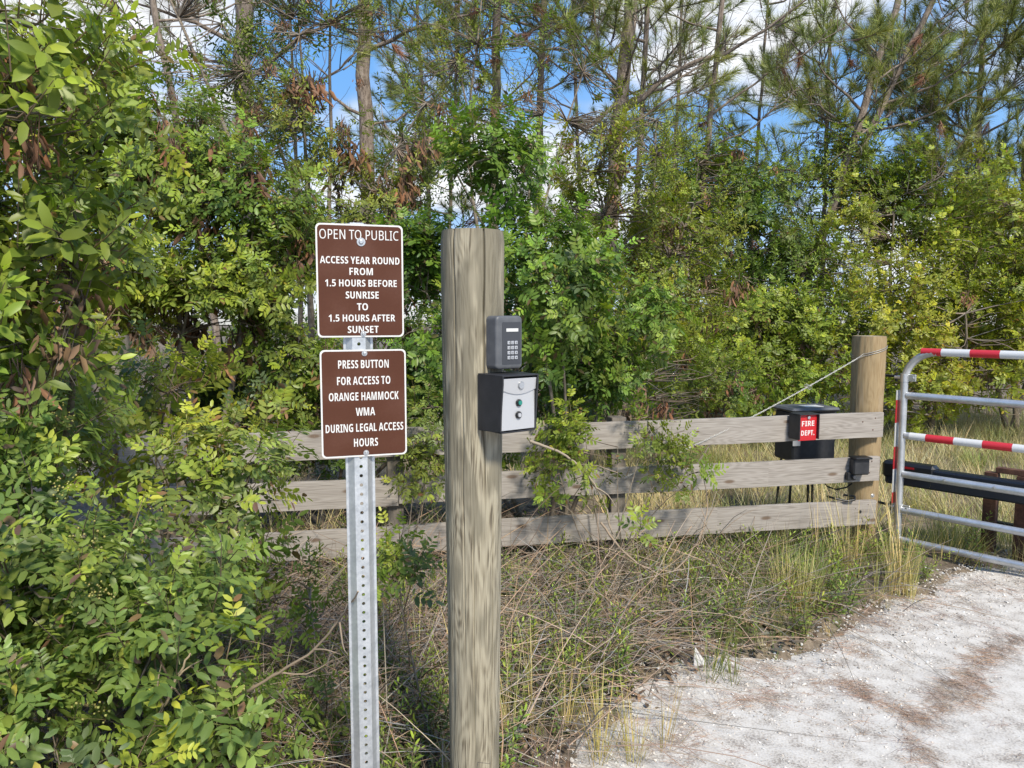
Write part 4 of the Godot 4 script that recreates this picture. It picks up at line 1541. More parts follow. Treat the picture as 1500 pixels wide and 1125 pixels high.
# ---------------------------------------------------------------- the scene
func sky_panorama() -> Texture2D:
	var w := 1536
	var h := 768
	var big := noise(1.0, 311, 5)
	var wisp := noise(1.0, 331, 4)
	var px := PackedFloat32Array()
	px.resize(w * h * 3)
	var cp := PackedFloat32Array()
	var sp := PackedFloat32Array()
	for i in w:
		var phi := (float(i) / w - 0.5) * TAU
		cp.append(cos(phi)); sp.append(sin(phi))
	for j in h:
		var e := (0.5 - (j + 0.5) / h) * PI
		if e < -0.03:
			for i in w:
				var o := (j * w + i) * 3
				px[o] = 0.42; px[o + 1] = 0.42; px[o + 2] = 0.40
			continue
		var ce := cos(e)
		var se := sin(e)
		var blue := mixc(Color(0.10, 0.29, 0.58), Color(0.05, 0.17, 0.44), clampf(se * 1.4, 0, 1))
		blue = mixc(blue, Color(0.50, 0.57, 0.64), exp(-maxf(se, 0.0) * 9.0))
		for i in w:
			var x := ce * cp[i]
			var z := ce * sp[i]
			var n := big.get_noise_3d(x * 2.6, se * 5.2, z * 2.6)
			var k := smoothstep(-0.05, 0.42, n + 0.12 * wisp.get_noise_3d(x * 9.0, se * 16.0, z * 9.0))
			var grey := 0.57 + 0.24 * wisp.get_noise_3d(x * 5.0 + 4.0, se * 9.0, z * 5.0)
			var c := mixc(blue, Color(0.98 * grey, 1.0 * grey, 1.04 * grey), k)
			var o := (j * w + i) * 3
			px[o] = c.r; px[o + 1] = c.g; px[o + 2] = c.b
	return texture_of(Image.create_from_data(w, h, false, Image.FORMAT_RGBF, px.to_byte_array()))

func _ready() -> void:
	# camera, sky, sun, exposure
	var cam := Camera3D.new()
	cam.name = "camera"
	add_child(cam)
	cam.position = Vector3(0, EYE, 0)
	cam.rotation.x = -PITCH
	cam.fov = rad_to_deg(2.0 * atan(562.5 / F))
	cam.near = 0.05
	cam.far = 600.0
	cam.current = true
	var env := Environment.new()
	env.background_mode = Environment.BG_SKY
	env.sky = Sky.new()
	var pan := PanoramaSkyMaterial.new()
	pan.panorama = sky_panorama()
	env.sky.sky_material = pan
	env.sky_rotation = Vector3(0, 0.9, 0)
	env.background_energy_multiplier = 1.0
	env.tonemap_mode = Environment.TONE_MAPPER_LINEAR
	env.tonemap_exposure = 1.85
	env.sdfgi_enabled = true
	env.ssao_enabled = true
	env.ssil_enabled = true
	var we := WorldEnvironment.new()
	we.name = "world"
	we.environment = env
	add_child(we)
	var sun := DirectionalLight3D.new()
	sun.name = "sun"
	sun.rotation_degrees = Vector3(-44, 24, 0)
	sun.light_energy = 0.95
	sun.light_angular_distance = 8.0
	sun.light_color = Color(1.0, 0.965, 0.90)
	sun.shadow_enabled = true
	add_child(sun)

	lumps = noise(0.35, 9, 3)
	make_materials()
	make_plant_meshes()

	# ground and road
	for q in [[812, 1124], [870, 1068], [945, 992], [1020, 966], [1180, 956], [1290, 888], [1400, 842], [1500, 812], [1640, 785]]:
		var g := pg(q[0], q[1])
		road_edge.append(Vector2(g.x, g.z))
	road_edge.push_front(Vector2(-0.25, -1.6))
	road_edge.push_front(Vector2(-1.0, 1.5))
	road_edge.append(Vector2(9.0, -5.5))
	structure("ground", grid_mesh(stretched(-4.0, 5.0, 0.09, 70.0), stretched(-7.0, 0.5, 0.09, 70.0), ground_height), M.soil)
	structure("road", grid_mesh(stretched(-1.2, 5.0, 0.06, 14.0), stretched(-5.4, 0.6, 0.06, 14.0), road_height), M.shell)

	fence_a = pz(176, 700, 3.92)
	fence_b = pz(1288, 700, 4.86)
	build_signs()
	build_post()
	build_fence()
	build_end_post()
	build_gate_post()
	build_gate()
	build_boxes()
	build_plants()
	build_cover()
	build_road_litter()
	print("joined triangles ", tris)

func lobe(u: float, v: float, d: float, rx: float, ry: float, rz: float) -> Array:
	return [pz(u, v, d), Vector3(rx, ry, rz)]

func foot(u: float, d: float) -> Vector3:
	var p := pz(u, 560, d)
	return Vector3(p.x, 0, p.z)

func build_plants() -> void:
	var near := "shrubs in front of the fence"
	var behind := "shrubs of the thicket behind the fence"
	# in front of the fence
	shrub("pepper_shrub", "large blue-green shrub with olive berries sprawling beside the sign post", "shrub", near, foot(120, 2.55),
		[lobe(60, 880, 2.25, 0.42, 0.36, 0.32), lobe(190, 840, 2.55, 0.3, 0.3, 0.3), lobe(290, 730, 2.95, 0.26, 0.18, 0.22), lobe(385, 700, 3.05, 0.12, 0.13, 0.12), lobe(350, 830, 2.8, 0.16, 0.12, 0.14), lobe(60, 1090, 2.0, 0.36, 0.26, 0.25), lobe(255, 1010, 2.2, 0.26, 0.24, 0.22), lobe(-60, 700, 2.5, 0.4, 0.4, 0.35)],
		{"seed": 11, "n": 310, "young": 0.25, "sets": [[MESH.pepper, 1.0, 1.0]], "tint": Color(1.12, 1.16, 1.3), "shoots": 50, "berries": 34, "limb": 0.016, "twigs": 0.5, "hole": -0.25, "shell": 0.45})
	shrub("shrub", "tall shrub with broad pale green leaves above the berry shrub", "shrub", near, foot(-120, 2.5),
		[lobe(30, 90, 2.3, 0.30, 0.30, 0.25), lobe(70, 330, 2.5, 0.26, 0.30, 0.25), lobe(0, 470, 2.45, 0.3, 0.3, 0.25), lobe(-120, 300, 2.4, 0.4, 0.6, 0.35)],
		{"seed": 12, "n": 300, "sets": [[MESH.simple, 0.8, 1.0], [MESH.pepper, 0.2, 0.9]], "young": 0.3, "tint": Color(1.35, 1.25, 1.0), "shoots": 50, "parts": "blade", "limb": 0.02, "twigs": 0.6, "dead": 16, "hole": -0.3})
	shrub("shrub", "fresh lime-tipped shrub spilling over the rails at the old end post", "shrub", near, foot(300, 3.5),
		[lobe(262, 565, 3.3, 0.12, 0.2, 0.12), lobe(310, 655, 3.2, 0.12, 0.1, 0.12), lobe(40, 640, 3.0, 0.3, 0.22, 0.25), lobe(120, 565, 3.4, 0.2, 0.12, 0.12)],
		{"seed": 13, "n": 60, "young": 0.6, "tint": Color(1.2, 1.15, 1.0), "sets": [[MESH.bright, 0.6, 0.9], [MESH.pepper, 0.4, 0.9]], "shoots": 16, "limb": 0.01, "twigs": 0.8, "hole": -0.3})
	shrub("seedling", "young light green sapling growing between the sign post and the timber post", "sapling", near, foot(585, 2.7),
		[lobe(585, 830, 2.65, 0.09, 0.1, 0.08)],
		{"seed": 14, "n": 6, "young": 0.8, "sets": [[MESH.bright, 1.0, 0.7]], "shoots": 3, "part_size": 0.8, "limb": 0.005, "twigs": 1.0, "hole": -1.0})
	shrub("shrub", "low leafy shrub of dark new shoots at the foot of the sign post", "shrub", near, foot(470, 2.75),
		[lobe(440, 1085, 2.6, 0.22, 0.13, 0.16), lobe(560, 1010, 2.8, 0.12, 0.1, 0.1), lobe(450, 880, 2.9, 0.16, 0.12, 0.12)],
		{"seed": 15, "n": 55, "sets": [[MESH.small, 0.7, 0.6], [MESH.pepper, 0.3, 0.7]], "limb": 0.006, "twigs": 0.5, "hole": -0.4})
	shrub("vine", "leafy vine scrambling over the rails around the middle fence post", "vine", near, foot(900, 4.25),
		[lobe(850, 640, 4.35, 0.22, 0.12, 0.1), lobe(885, 680, 4.3, 0.26, 0.2, 0.1), lobe(985, 690, 4.4, 0.2, 0.14, 0.08), lobe(820, 700, 4.2, 0.14, 0.16, 0.1), lobe(940, 640, 4.4, 0.14, 0.12, 0.1), lobe(950, 785, 4.15, 0.13, 0.06, 0.08)],
		{"seed": 16, "n": 66, "tint": Color(1.15, 1.1, 0.9), "young": 0.4, "sets": [[MESH.bright, 0.65, 0.75], [MESH.pepper, 0.35, 0.7]], "limb": 0.006, "twigs": 0.7, "hole": -0.2, "shoots": 8, "part_size": 0.7})
	shrub("vine", "small dark vine hanging on the rails beside the sign post", "vine", near, foot(600, 4.1),
		[lobe(615, 690, 4.1, 0.14, 0.14, 0.08), lobe(625, 620, 4.15, 0.14, 0.16, 0.1)],
		{"seed": 17, "n": 34, "sets": [[MESH.pepper, 1.0, 0.62]], "limb": 0.006, "twigs": 0.7, "hole": -0.3})

	# just behind the fence
	shrub("pepper_shrub", "vigorous bright green shrub rising behind the timber post", "shrub", behind, foot(800, 4.9),
		[lobe(800, 420, 4.5, 0.36, 0.36, 0.3), lobe(720, 260, 4.6, 0.22, 0.22, 0.2), lobe(850, 530, 4.98, 0.36, 0.3, 0.22), lobe(640, 520, 4.7, 0.26, 0.34, 0.25), lobe(945, 470, 4.9, 0.13, 0.28, 0.14), lobe(620, 420, 4.9, 0.22, 0.3, 0.25)],
		{"seed": 21, "n": 430, "sets": [[MESH.bright, 0.6, 1.0], [MESH.pepper, 0.4, 1.0]], "tint": Color(0.82, 0.98, 0.9), "limb": 0.018, "twigs": 0.3, "hole": -0.35, "shoots": 30, "part_size": 1.0})
	shrub("pepper_shrub", "dense shrub with hanging brown dead leaves behind the old end post", "shrub", behind, foot(250, 4.9),
		[lobe(230, 250, 4.6, 0.55, 0.4, 0.35), lobe(380, 360, 4.6, 0.36, 0.45, 0.35), lobe(130, 420, 4.4, 0.5, 0.4, 0.35), lobe(300, 470, 4.5, 0.4, 0.28, 0.3), lobe(430, 560, 4.7, 0.3, 0.3, 0.25), lobe(60, 200, 4.5, 0.5, 0.5, 0.35)],
		{"seed": 22, "n": 860, "sets": [[MESH.pepper, 0.3, 0.95], [MESH.bright, 0.5, 0.95], [MESH.small, 0.2, 0.8]], "tint": Color(1.05, 1.05, 0.9), "limb": 0.03, "twigs": 0.4, "dead": 110, "hole": -0.22, "shoots": 30, "young": 0.25})
	shrub("shrub", "thin twiggy shrub with small olive leaves behind the OPEN TO PUBLIC sign", "shrub", behind, foot(530, 5.9),
		[lobe(520, 330, 5.9, 0.62, 0.5, 0.4), lobe(600, 460, 5.8, 0.5, 0.5, 0.4), lobe(440, 210, 6.0, 0.5, 0.4, 0.4), lobe(590, 250, 6.1, 0.42, 0.3, 0.35)],
		{"seed": 23, "n": 430, "sets": [[MESH.small, 0.75, 0.9], [MESH.pepper, 0.25, 0.8]], "tint": Color(1.1, 1.0, 0.85), "limb": 0.025, "twigs": 0.9, "twig": 0.004, "dead": 50, "hole": -0.1})
	shrub("shrub", "yellowish small-leaved shrub beyond the timber post, in front of two pine trunks", "shrub", behind, foot(900, 7.4),
		[lobe(880, 310, 7.2, 0.75, 0.7, 0.5), lobe(960, 430, 7.4, 0.8, 0.7, 0.5), lobe(830, 460, 6.8, 0.6, 0.6, 0.5), lobe(1000, 330, 7.8, 0.5, 0.45, 0.4)],
		{"seed": 24, "n": 780, "sets": [[MESH.small, 0.8, 1.05], [MESH.far, 0.2, 0.9]], "tint": Color(1.35, 1.15, 0.85), "limb": 0.03, "twigs": 0.6, "twig": 0.005, "dead": 20, "hole": -0.12})
	shrub("shrub", "tangled low shrub with bare grey canes behind the vine-covered rails", "shrub", behind, foot(980, 6.6),
		[lobe(960, 560, 6.4, 0.6, 0.32, 0.4), lobe(860, 600, 5.6, 0.45, 0.25, 0.3), lobe(1060, 570, 6.9, 0.5, 0.3, 0.4)],
		{"seed": 25, "n": 230, "sets": [[MESH.small, 0.6, 0.9], [MESH.far, 0.4, 0.7]], "tint": Color(1.1, 1.05, 0.9), "limb": 0.012, "twigs": 1.0, "twig": 0.004, "dead": 14, "hole": -0.1})
	shrub("shrub", "plain green shrub growing low between the palmetto and the signs", "shrub", behind, foot(470, 5.6),
		[lobe(470, 620, 5.4, 0.9, 0.4, 0.35), lobe(160, 620, 5.2, 0.8, 0.5, 0.35), lobe(700, 620, 5.4, 0.6, 0.4, 0.3), lobe(-40, 500, 5.0, 0.6, 0.6, 0.4)],
		{"seed": 26, "n": 270, "sets": [[MESH.pepper, 1.0, 1.0]], "tint": Color(0.95, 1.0, 0.92), "limb": 0.02, "twigs": 0.9, "twig": 0.004, "dead": 30, "hole": -0.2})
	shrub("thin_tree", "tall thin-crowned tree with small olive leaves and tangled twigs, between the two thick pines", "tree", behind, foot(455, 7.2),
		[lobe(300, 90, 6.8, 0.75, 0.6, 0.5), lobe(440, 110, 7.0, 0.7, 0.65, 0.5), lobe(480, 0, 7.2, 0.9, 0.5, 0.5), lobe(600, 190, 7.4, 0.55, 0.5, 0.4), lobe(240, -30, 6.8, 0.7, 0.4, 0.5), lobe(380, -60, 7.2, 0.9, 0.5, 0.5)],
		{"seed": 27, "n": 560, "sets": [[MESH.small, 1.0, 1.0]], "tint": Color(1.0, 0.95, 0.8), "limb": 0.035, "twigs": 1.0, "twig": 0.004, "dead": 34, "dead_size": 0.6, "hole": -0.02, "grain": 1.8})
	shrub("thin_tree", "open-crowned young tree with fine leaves and bare twigs around the slender pines", "tree", behind, foot(800, 8.2),
		[lobe(680, 130, 8.0, 0.7, 0.6, 0.5), lobe(770, 200, 8.2, 0.7, 0.5, 0.5), lobe(850, 150, 8.4, 0.7, 0.7, 0.5), lobe(960, 210, 8.6, 0.6, 0.5, 0.5), lobe(720, 30, 8.2, 0.8, 0.5, 0.5), lobe(640, 220, 8.0, 0.5, 0.4, 0.4)],
		{"seed": 28, "n": 460, "sets": [[MESH.small, 0.6, 0.95], [MESH.fine, 0.4, 1.2]], "tint": Color(1.0, 1.0, 0.8), "limb": 0.03, "twigs": 1.0, "twig": 0.0045, "dead": 10, "dead_size": 0.6, "hole": -0.05, "grain": 1.8})
	palmetto()

	# the taller thicket on the far side of the grass
	var far := "shrubs of the far thicket"
	var fl := [
		["dark dense shrub directly below the forked pines", 1110, 10.5, [[1110, 330, 10.5, 1.0, 1.0, 0.8], [1160, 450, 10.2, 1.1, 0.9, 0.8]], Color(0.8, 0.9, 0.85)],
		["rounded mid green shrub behind the control box", 1190, 9.4, [[1180, 500, 9.4, 0.9, 0.7, 0.7], [1090, 500, 9.2, 0.9, 0.6, 0.6], [1130, 565, 8.8, 1.0, 0.4, 0.5], [1010, 560, 8.4, 0.7, 0.4, 0.5]], Color(1.1, 1.15, 0.85)],
		["broad yellow-green shrub behind the top of the gate", 1370, 9.2, [[1340, 470, 9.2, 1.1, 0.75, 0.8], [1440, 500, 9.0, 0.9, 0.65, 0.7], [1400, 410, 9.6, 1.0, 0.6, 0.7], [1340, 565, 8.9, 1.1, 0.42, 0.5]], Color(1.5, 1.3, 0.8)],
		["tall olive green shrub mass under the leaning pine", 1290, 11.0, [[1270, 330, 11.0, 1.2, 0.9, 0.9], [1220, 260, 11.3, 0.8, 0.7, 0.8], [1360, 300, 11.2, 1.1, 0.8, 0.9]], Color(1.2, 1.12, 0.75)],
		["yellow-green shrub beyond the end of the gate bars", 1490, 9.6, [[1490, 350, 10.0, 0.9, 0.8, 0.8], [1520, 450, 9.4, 0.9, 0.9, 0.8], [1620, 420, 9.6, 1.2, 1.2, 0.9], [1500, 560, 8.8, 1.0, 0.45, 0.5]], Color(1.45, 1.28, 0.8)],
		["grey-green open shrub showing sky between its branches", 1020, 9.8, [[1030, 280, 10.2, 0.8, 0.7, 0.7], [1020, 420, 9.4, 0.8, 0.8, 0.7]], Color(1.1, 1.15, 0.95)],
	]
	var k := 0
	for f in fl:
		var lobes := []
		for l in f[3]:
			lobes.append(lobe(l[0], l[1], l[2], l[3], l[4], l[5]))
		shrub("shrub", f[0], "shrub", far, foot(f[1], f[2]), lobes,
			{"seed": 40 + k, "n": 740, "sets": [[MESH.far, 0.32, 1.1], [MESH.small, 0.68, 1.2]], "tint": f[4], "limb": 0.04, "twigs": 0.35, "twig": 0.007, "dead": 10, "dead_size": 0.8, "hole": -0.24 if k != 5 else -0.05, "grain": 1.4})
		k += 1
	# the wood behind everything reads as one mass
	rng.seed = 99
	var list := {}
	for m in MESH.wood:
		list[m] = [[], []]
	for i in 2100:
		var x := rng.randf_range(-26, 30)
		var z := -16.0 - rng.randf() * 8.0
		var y := pow(rng.randf(), 1.3) * (3.4 + 1.6 * lumps.get_noise_2d(x * 0.9, 4.0))
		if lumps.get_noise_3d(x * 0.8, y * 0.9, z * 0.5) < -0.12 - 0.1 * (3.0 - y):
			continue
		var m: ArrayMesh = MESH.wood[rng.randi() % 3]
		list[m][0].append(Transform3D(basis_y((Vector3.UP + rv()).normalized(), rng.randf() * TAU, rng.randf_range(2.2, 3.8)), Vector3(x, y, z)))
		list[m][1].append(jit(Color(0.75, 0.85, 0.75), 0.3))
	scatter("wood", "distant mass of green woodland behind the pines", "woodland", M.leaf_dull, list)

	pines()

	var tan_ := Color(0.30, 0.235, 0.17)
	cane("long bare cane leaning out of the berry shrub toward the sign post", [pz(300, 1060, 2.35), pz(335, 1030, 2.3), pz(400, 990, 2.25), pz(462, 952, 2.2), pz(495, 910, 2.15), pz(526, 868, 2.0)], 0.006, tan_)
	cane("bare cane rising through the lowest leaves of the berry shrub", [pz(170, 1124, 2.0), pz(215, 1075, 2.0), pz(243, 1030, 2.0), pz(262, 985, 2.02), pz(280, 955, 2.05)], 0.007, Color(0.27, 0.21, 0.13))
	cane("bare cane arching in a loop in front of the lowest rail, below the vine", [pz(880, 765, 4.1), pz(905, 800, 4.08), pz(940, 830, 4.05), pz(985, 838, 4.05), pz(1018, 800, 4.2), pz(1037, 745, 4.35), pz(1028, 690, 4.45)], 0.007, tan_)
	cane("bare cane slanting behind the call box across the top rail", [pz(775, 645, 4.1), pz(820, 662, 4.12), pz(865, 700, 4.15), pz(890, 750, 4.15), pz(900, 800, 4.1)], 0.009, Color(0.30, 0.25, 0.19))
	cane("long straight bare cane lying in the dry grass below the vine", [pz(800, 960, 3.55), pz(845, 890, 3.7), pz(880, 830, 3.8), pz(910, 775, 3.95)], 0.005, tan_)
	cane("pale bare cane reaching across the dry grass beside the timber post", [pz(800, 1010, 3.2), pz(870, 950, 3.4), pz(930, 890, 3.6), pz(965, 850, 3.8)], 0.005, tan_)

func palmetto() -> void:
	rng.seed = 5
	var at := foot(350, 5.2)
	var t := thing("palmetto", "fan-leaved palmetto in the shade behind the top rail", "palm", at)
	for k in 4:
		var ang := -0.6 + k * 0.45
		var c := Vector3(sin(ang) * 0.3, 0.95 + 0.1 * (k % 2), 0.1 * cos(ang))
		var st := MB.new()
		st.tube(bent_path(Vector3.ZERO, c, 5, 0.06), [0.008, 0.007, 0.007, 0.006, 0.006, 0.005], 5, Color(0.08, 0.10, 0.05))
		part("stalk", st.mesh(), M.twig, t)
		var mb := MB.new()
		for i in 26:
			var a := -1.9 + 3.8 * i / 25.0 + ang * 0.5
			var d := Vector3(sin(a), cos(a), 0.15 + 0.1 * sin(i * 1.7)).normalized()
			mb.blade(c, d, Vector3(0, -0.25, 0.12), rng.randf_range(0.42, 0.52), 0.03, jit(Color(0.12, 0.18, 0.085), 0.2), 3)
		part("fan_leaf", mb.mesh(), M.leaf_dull, t)

func trunk_line(u0: float, v0: float, u1: float, v1: float, d: float, high: float) -> Array:
	# a straight trunk through two photo points at distance d, carried down to the ground and up to a height
	var a := pz(u0, v0, d)
	var b := pz(u1, v1, d)
	var dir := (a - b) / (a.y - b.y)
	var low := b - dir * (b.y + 0.1)
	return [low, b, a, a + Vector3(dir.x * 0.6, 1.0, 0.1) * (high - a.y)]

func along_px(q: Array) -> Array:
	var out := []
	for p in q:
		out.append(pz(p[0], p[1], p[2]))
	return out

func pines() -> void:
	pine("thick dark pine rising behind the dead-leaved shrub", trunk_line(352, 0, 358, 170, 9.0, 10.5), 0.15, [
		[along_px([[350, 130, 9.0], [430, 60, 8.8], [520, 20, 8.6]]), 0.03, true],
		[along_px([[352, 70, 9.0], [280, 30, 8.7], [190, 0, 8.4]]), 0.03, true]], {"seed": 201, "limbs": 16, "from": 0.3, "bare": 0.5})
	pine("pine trunk standing straight up behind the OPEN TO PUBLIC sign", trunk_line(534, 0, 538, 300, 10.0, 11.0), 0.13, [
		[along_px([[535, 75, 10.0], [600, 45, 9.8], [690, 22, 9.6], [735, 5, 9.5]]), 0.03, false],
		[along_px([[536, 60, 10.0], [470, 20, 9.7], [420, -20, 9.5]]), 0.025, false]], {"seed": 202, "limbs": 16, "from": 0.34})
	pine("slender pine directly behind the timber post", trunk_line(730, 0, 722, 330, 10.5, 11.0), 0.085, [
		[along_px([[726, 130, 10.5], [690, 75, 10.3], [640, 105, 10.0], [600, 140, 9.8]]), 0.02, false],
		[along_px([[728, 30, 10.5], [790, 75, 10.3], [850, 120, 10.2]]), 0.022, true]], {"seed": 203, "limbs": 17, "from": 0.33})
	pine("slim reddish pine beside the slender pine, with hanging brown needles", trunk_line(796, 0, 788, 300, 11.5, 11.0), 0.07, [
		[along_px([[793, 60, 11.5], [840, 30, 11.3], [870, -20, 11.0]]), 0.02, false]], {"seed": 204, "limbs": 16, "from": 0.33})
	pine("stout scaly-barked pine with a long limb slanting up beyond the timber post", trunk_line(922, 0, 898, 290, 10.0, 11.5), 0.125, [
		[along_px([[912, 160, 10.0], [985, 108, 9.8], [1060, 75, 9.6], [1130, 38, 9.4], [1190, -5, 9.2]]), 0.036, true],
		[along_px([[905, 150, 10.0], [860, 190, 9.8], [805, 240, 9.5]]), 0.03, true],
		[along_px([[915, 60, 10.0], [880, 90, 9.7], [850, 60, 9.4]]), 0.022, false],
		[along_px([[900, 200, 10.0], [990, 140, 10.2], [1050, 120, 10.3]]), 0.022, false]], {"seed": 205, "limbs": 20, "from": 0.3})
	pine("thin pine close beside the stout scaly-barked pine", trunk_line(950, 0, 934, 270, 11.5, 10.5), 0.06, [
		[along_px([[944, 120, 11.5], [1000, 60, 11.3], [1040, 20, 11.2]]), 0.02, false]], {"seed": 206, "limbs": 14, "from": 0.35})
	pine("thin dark pine standing apart where the sky opens", trunk_line(1058, 0, 1030, 270, 10.5, 10.5), 0.055, [
		[along_px([[1040, 170, 10.5], [1090, 130, 10.4], [1180, 75, 10.2], [1250, 30, 10.0]]), 0.018, true],
		[along_px([[1034, 220, 10.5], [1100, 190, 10.3], [1180, 120, 10.1]]), 0.016, true]], {"seed": 207, "limbs": 10, "from": 0.5, "bare": 0.5})
	pine("leaning pine, the upright stem of the forked pair", trunk_line(1315, 0, 1238, 240, 11.0, 10.0), 0.075, [
		[along_px([[1260, 160, 11.0], [1200, 100, 10.7], [1215, 70, 10.5]]), 0.022, false],
		[along_px([[1250, 190, 11.0], [1190, 150, 10.6], [1150, 155, 10.4]]), 0.02, false]], {"seed": 208, "limbs": 9, "from": 0.3, "shoots": 6.0})
	pine("leaning pine, the farther slanting stem of the forked pair", trunk_line(1368, 0, 1262, 220, 11.3, 10.0), 0.07, [
		[along_px([[1300, 150, 11.3], [1360, 130, 11.0], [1420, 90, 10.8]]), 0.022, false],
		[along_px([[1290, 190, 11.3], [1360, 170, 11.2], [1450, 120, 11.0]]), 0.02, false],
		[along_px([[1330, 70, 11.3], [1390, 20, 11.0], [1440, -10, 10.8]]), 0.02, false]], {"seed": 209, "limbs": 9, "from": 0.3, "shoots": 6.0})
	pine("bushy young pine with dense needles beyond the end of the gate", trunk_line(1440, 40, 1430, 300, 12.0, 7.5), 0.07, [
		[along_px([[1436, 120, 12.0], [1380, 90, 11.6], [1340, 100, 11.4]]), 0.02, false],
		[along_px([[1436, 160, 12.0], [1480, 130, 11.6], [1520, 110, 11.4]]), 0.02, false]], {"seed": 210, "limbs": 26, "from": 0.25, "shoots": 8.0, "bare": 0.0})
	pine("second bushy young pine behind the dense young pine", trunk_line(1510, 40, 1500, 300, 12.5, 8.5), 0.08, [], {"seed": 211, "limbs": 22, "from": 0.25, "shoots": 7.0, "bare": 0.0})
	pine("pale-needled pine in the gap behind the brace wire", trunk_line(1215, 60, 1208, 300, 13.5, 6.5), 0.06, [], {"seed": 212, "limbs": 12, "from": 0.35, "shoots": 6.0, "bare": 0.0, "reach": 0.8})
	for q in [[610, 0, 628, 300, 13.0, "first"], [672, 0, 660, 300, 14.0, "second"], [838, 0, 850, 300, 13.5, "third"], [1000, 0, 985, 300, 14.0, "fourth"], [1120, 60, 1105, 300, 14.5, "fifth"]]:
		pine("very slender young pine far back, %s of the row counted from the dead-leaved shrub" % q[5], trunk_line(q[0], q[1], q[2], q[3], q[4], 8.5), 0.05, [], {"seed": 220 + int(q[0]), "limbs": 13, "from": 0.3, "bare": 0.45, "reach": 0.8})
	pine("crooked pine over the broad-leaved shrub, nearly bare of needles", trunk_line(225, 0, 262, 200, 8.0, 9.0), 0.05, [
		[along_px([[235, 80, 8.0], [180, 30, 7.8], [150, 0, 7.7]]), 0.02, true]], {"seed": 213, "limbs": 12, "from": 0.35, "bare": 0.8})

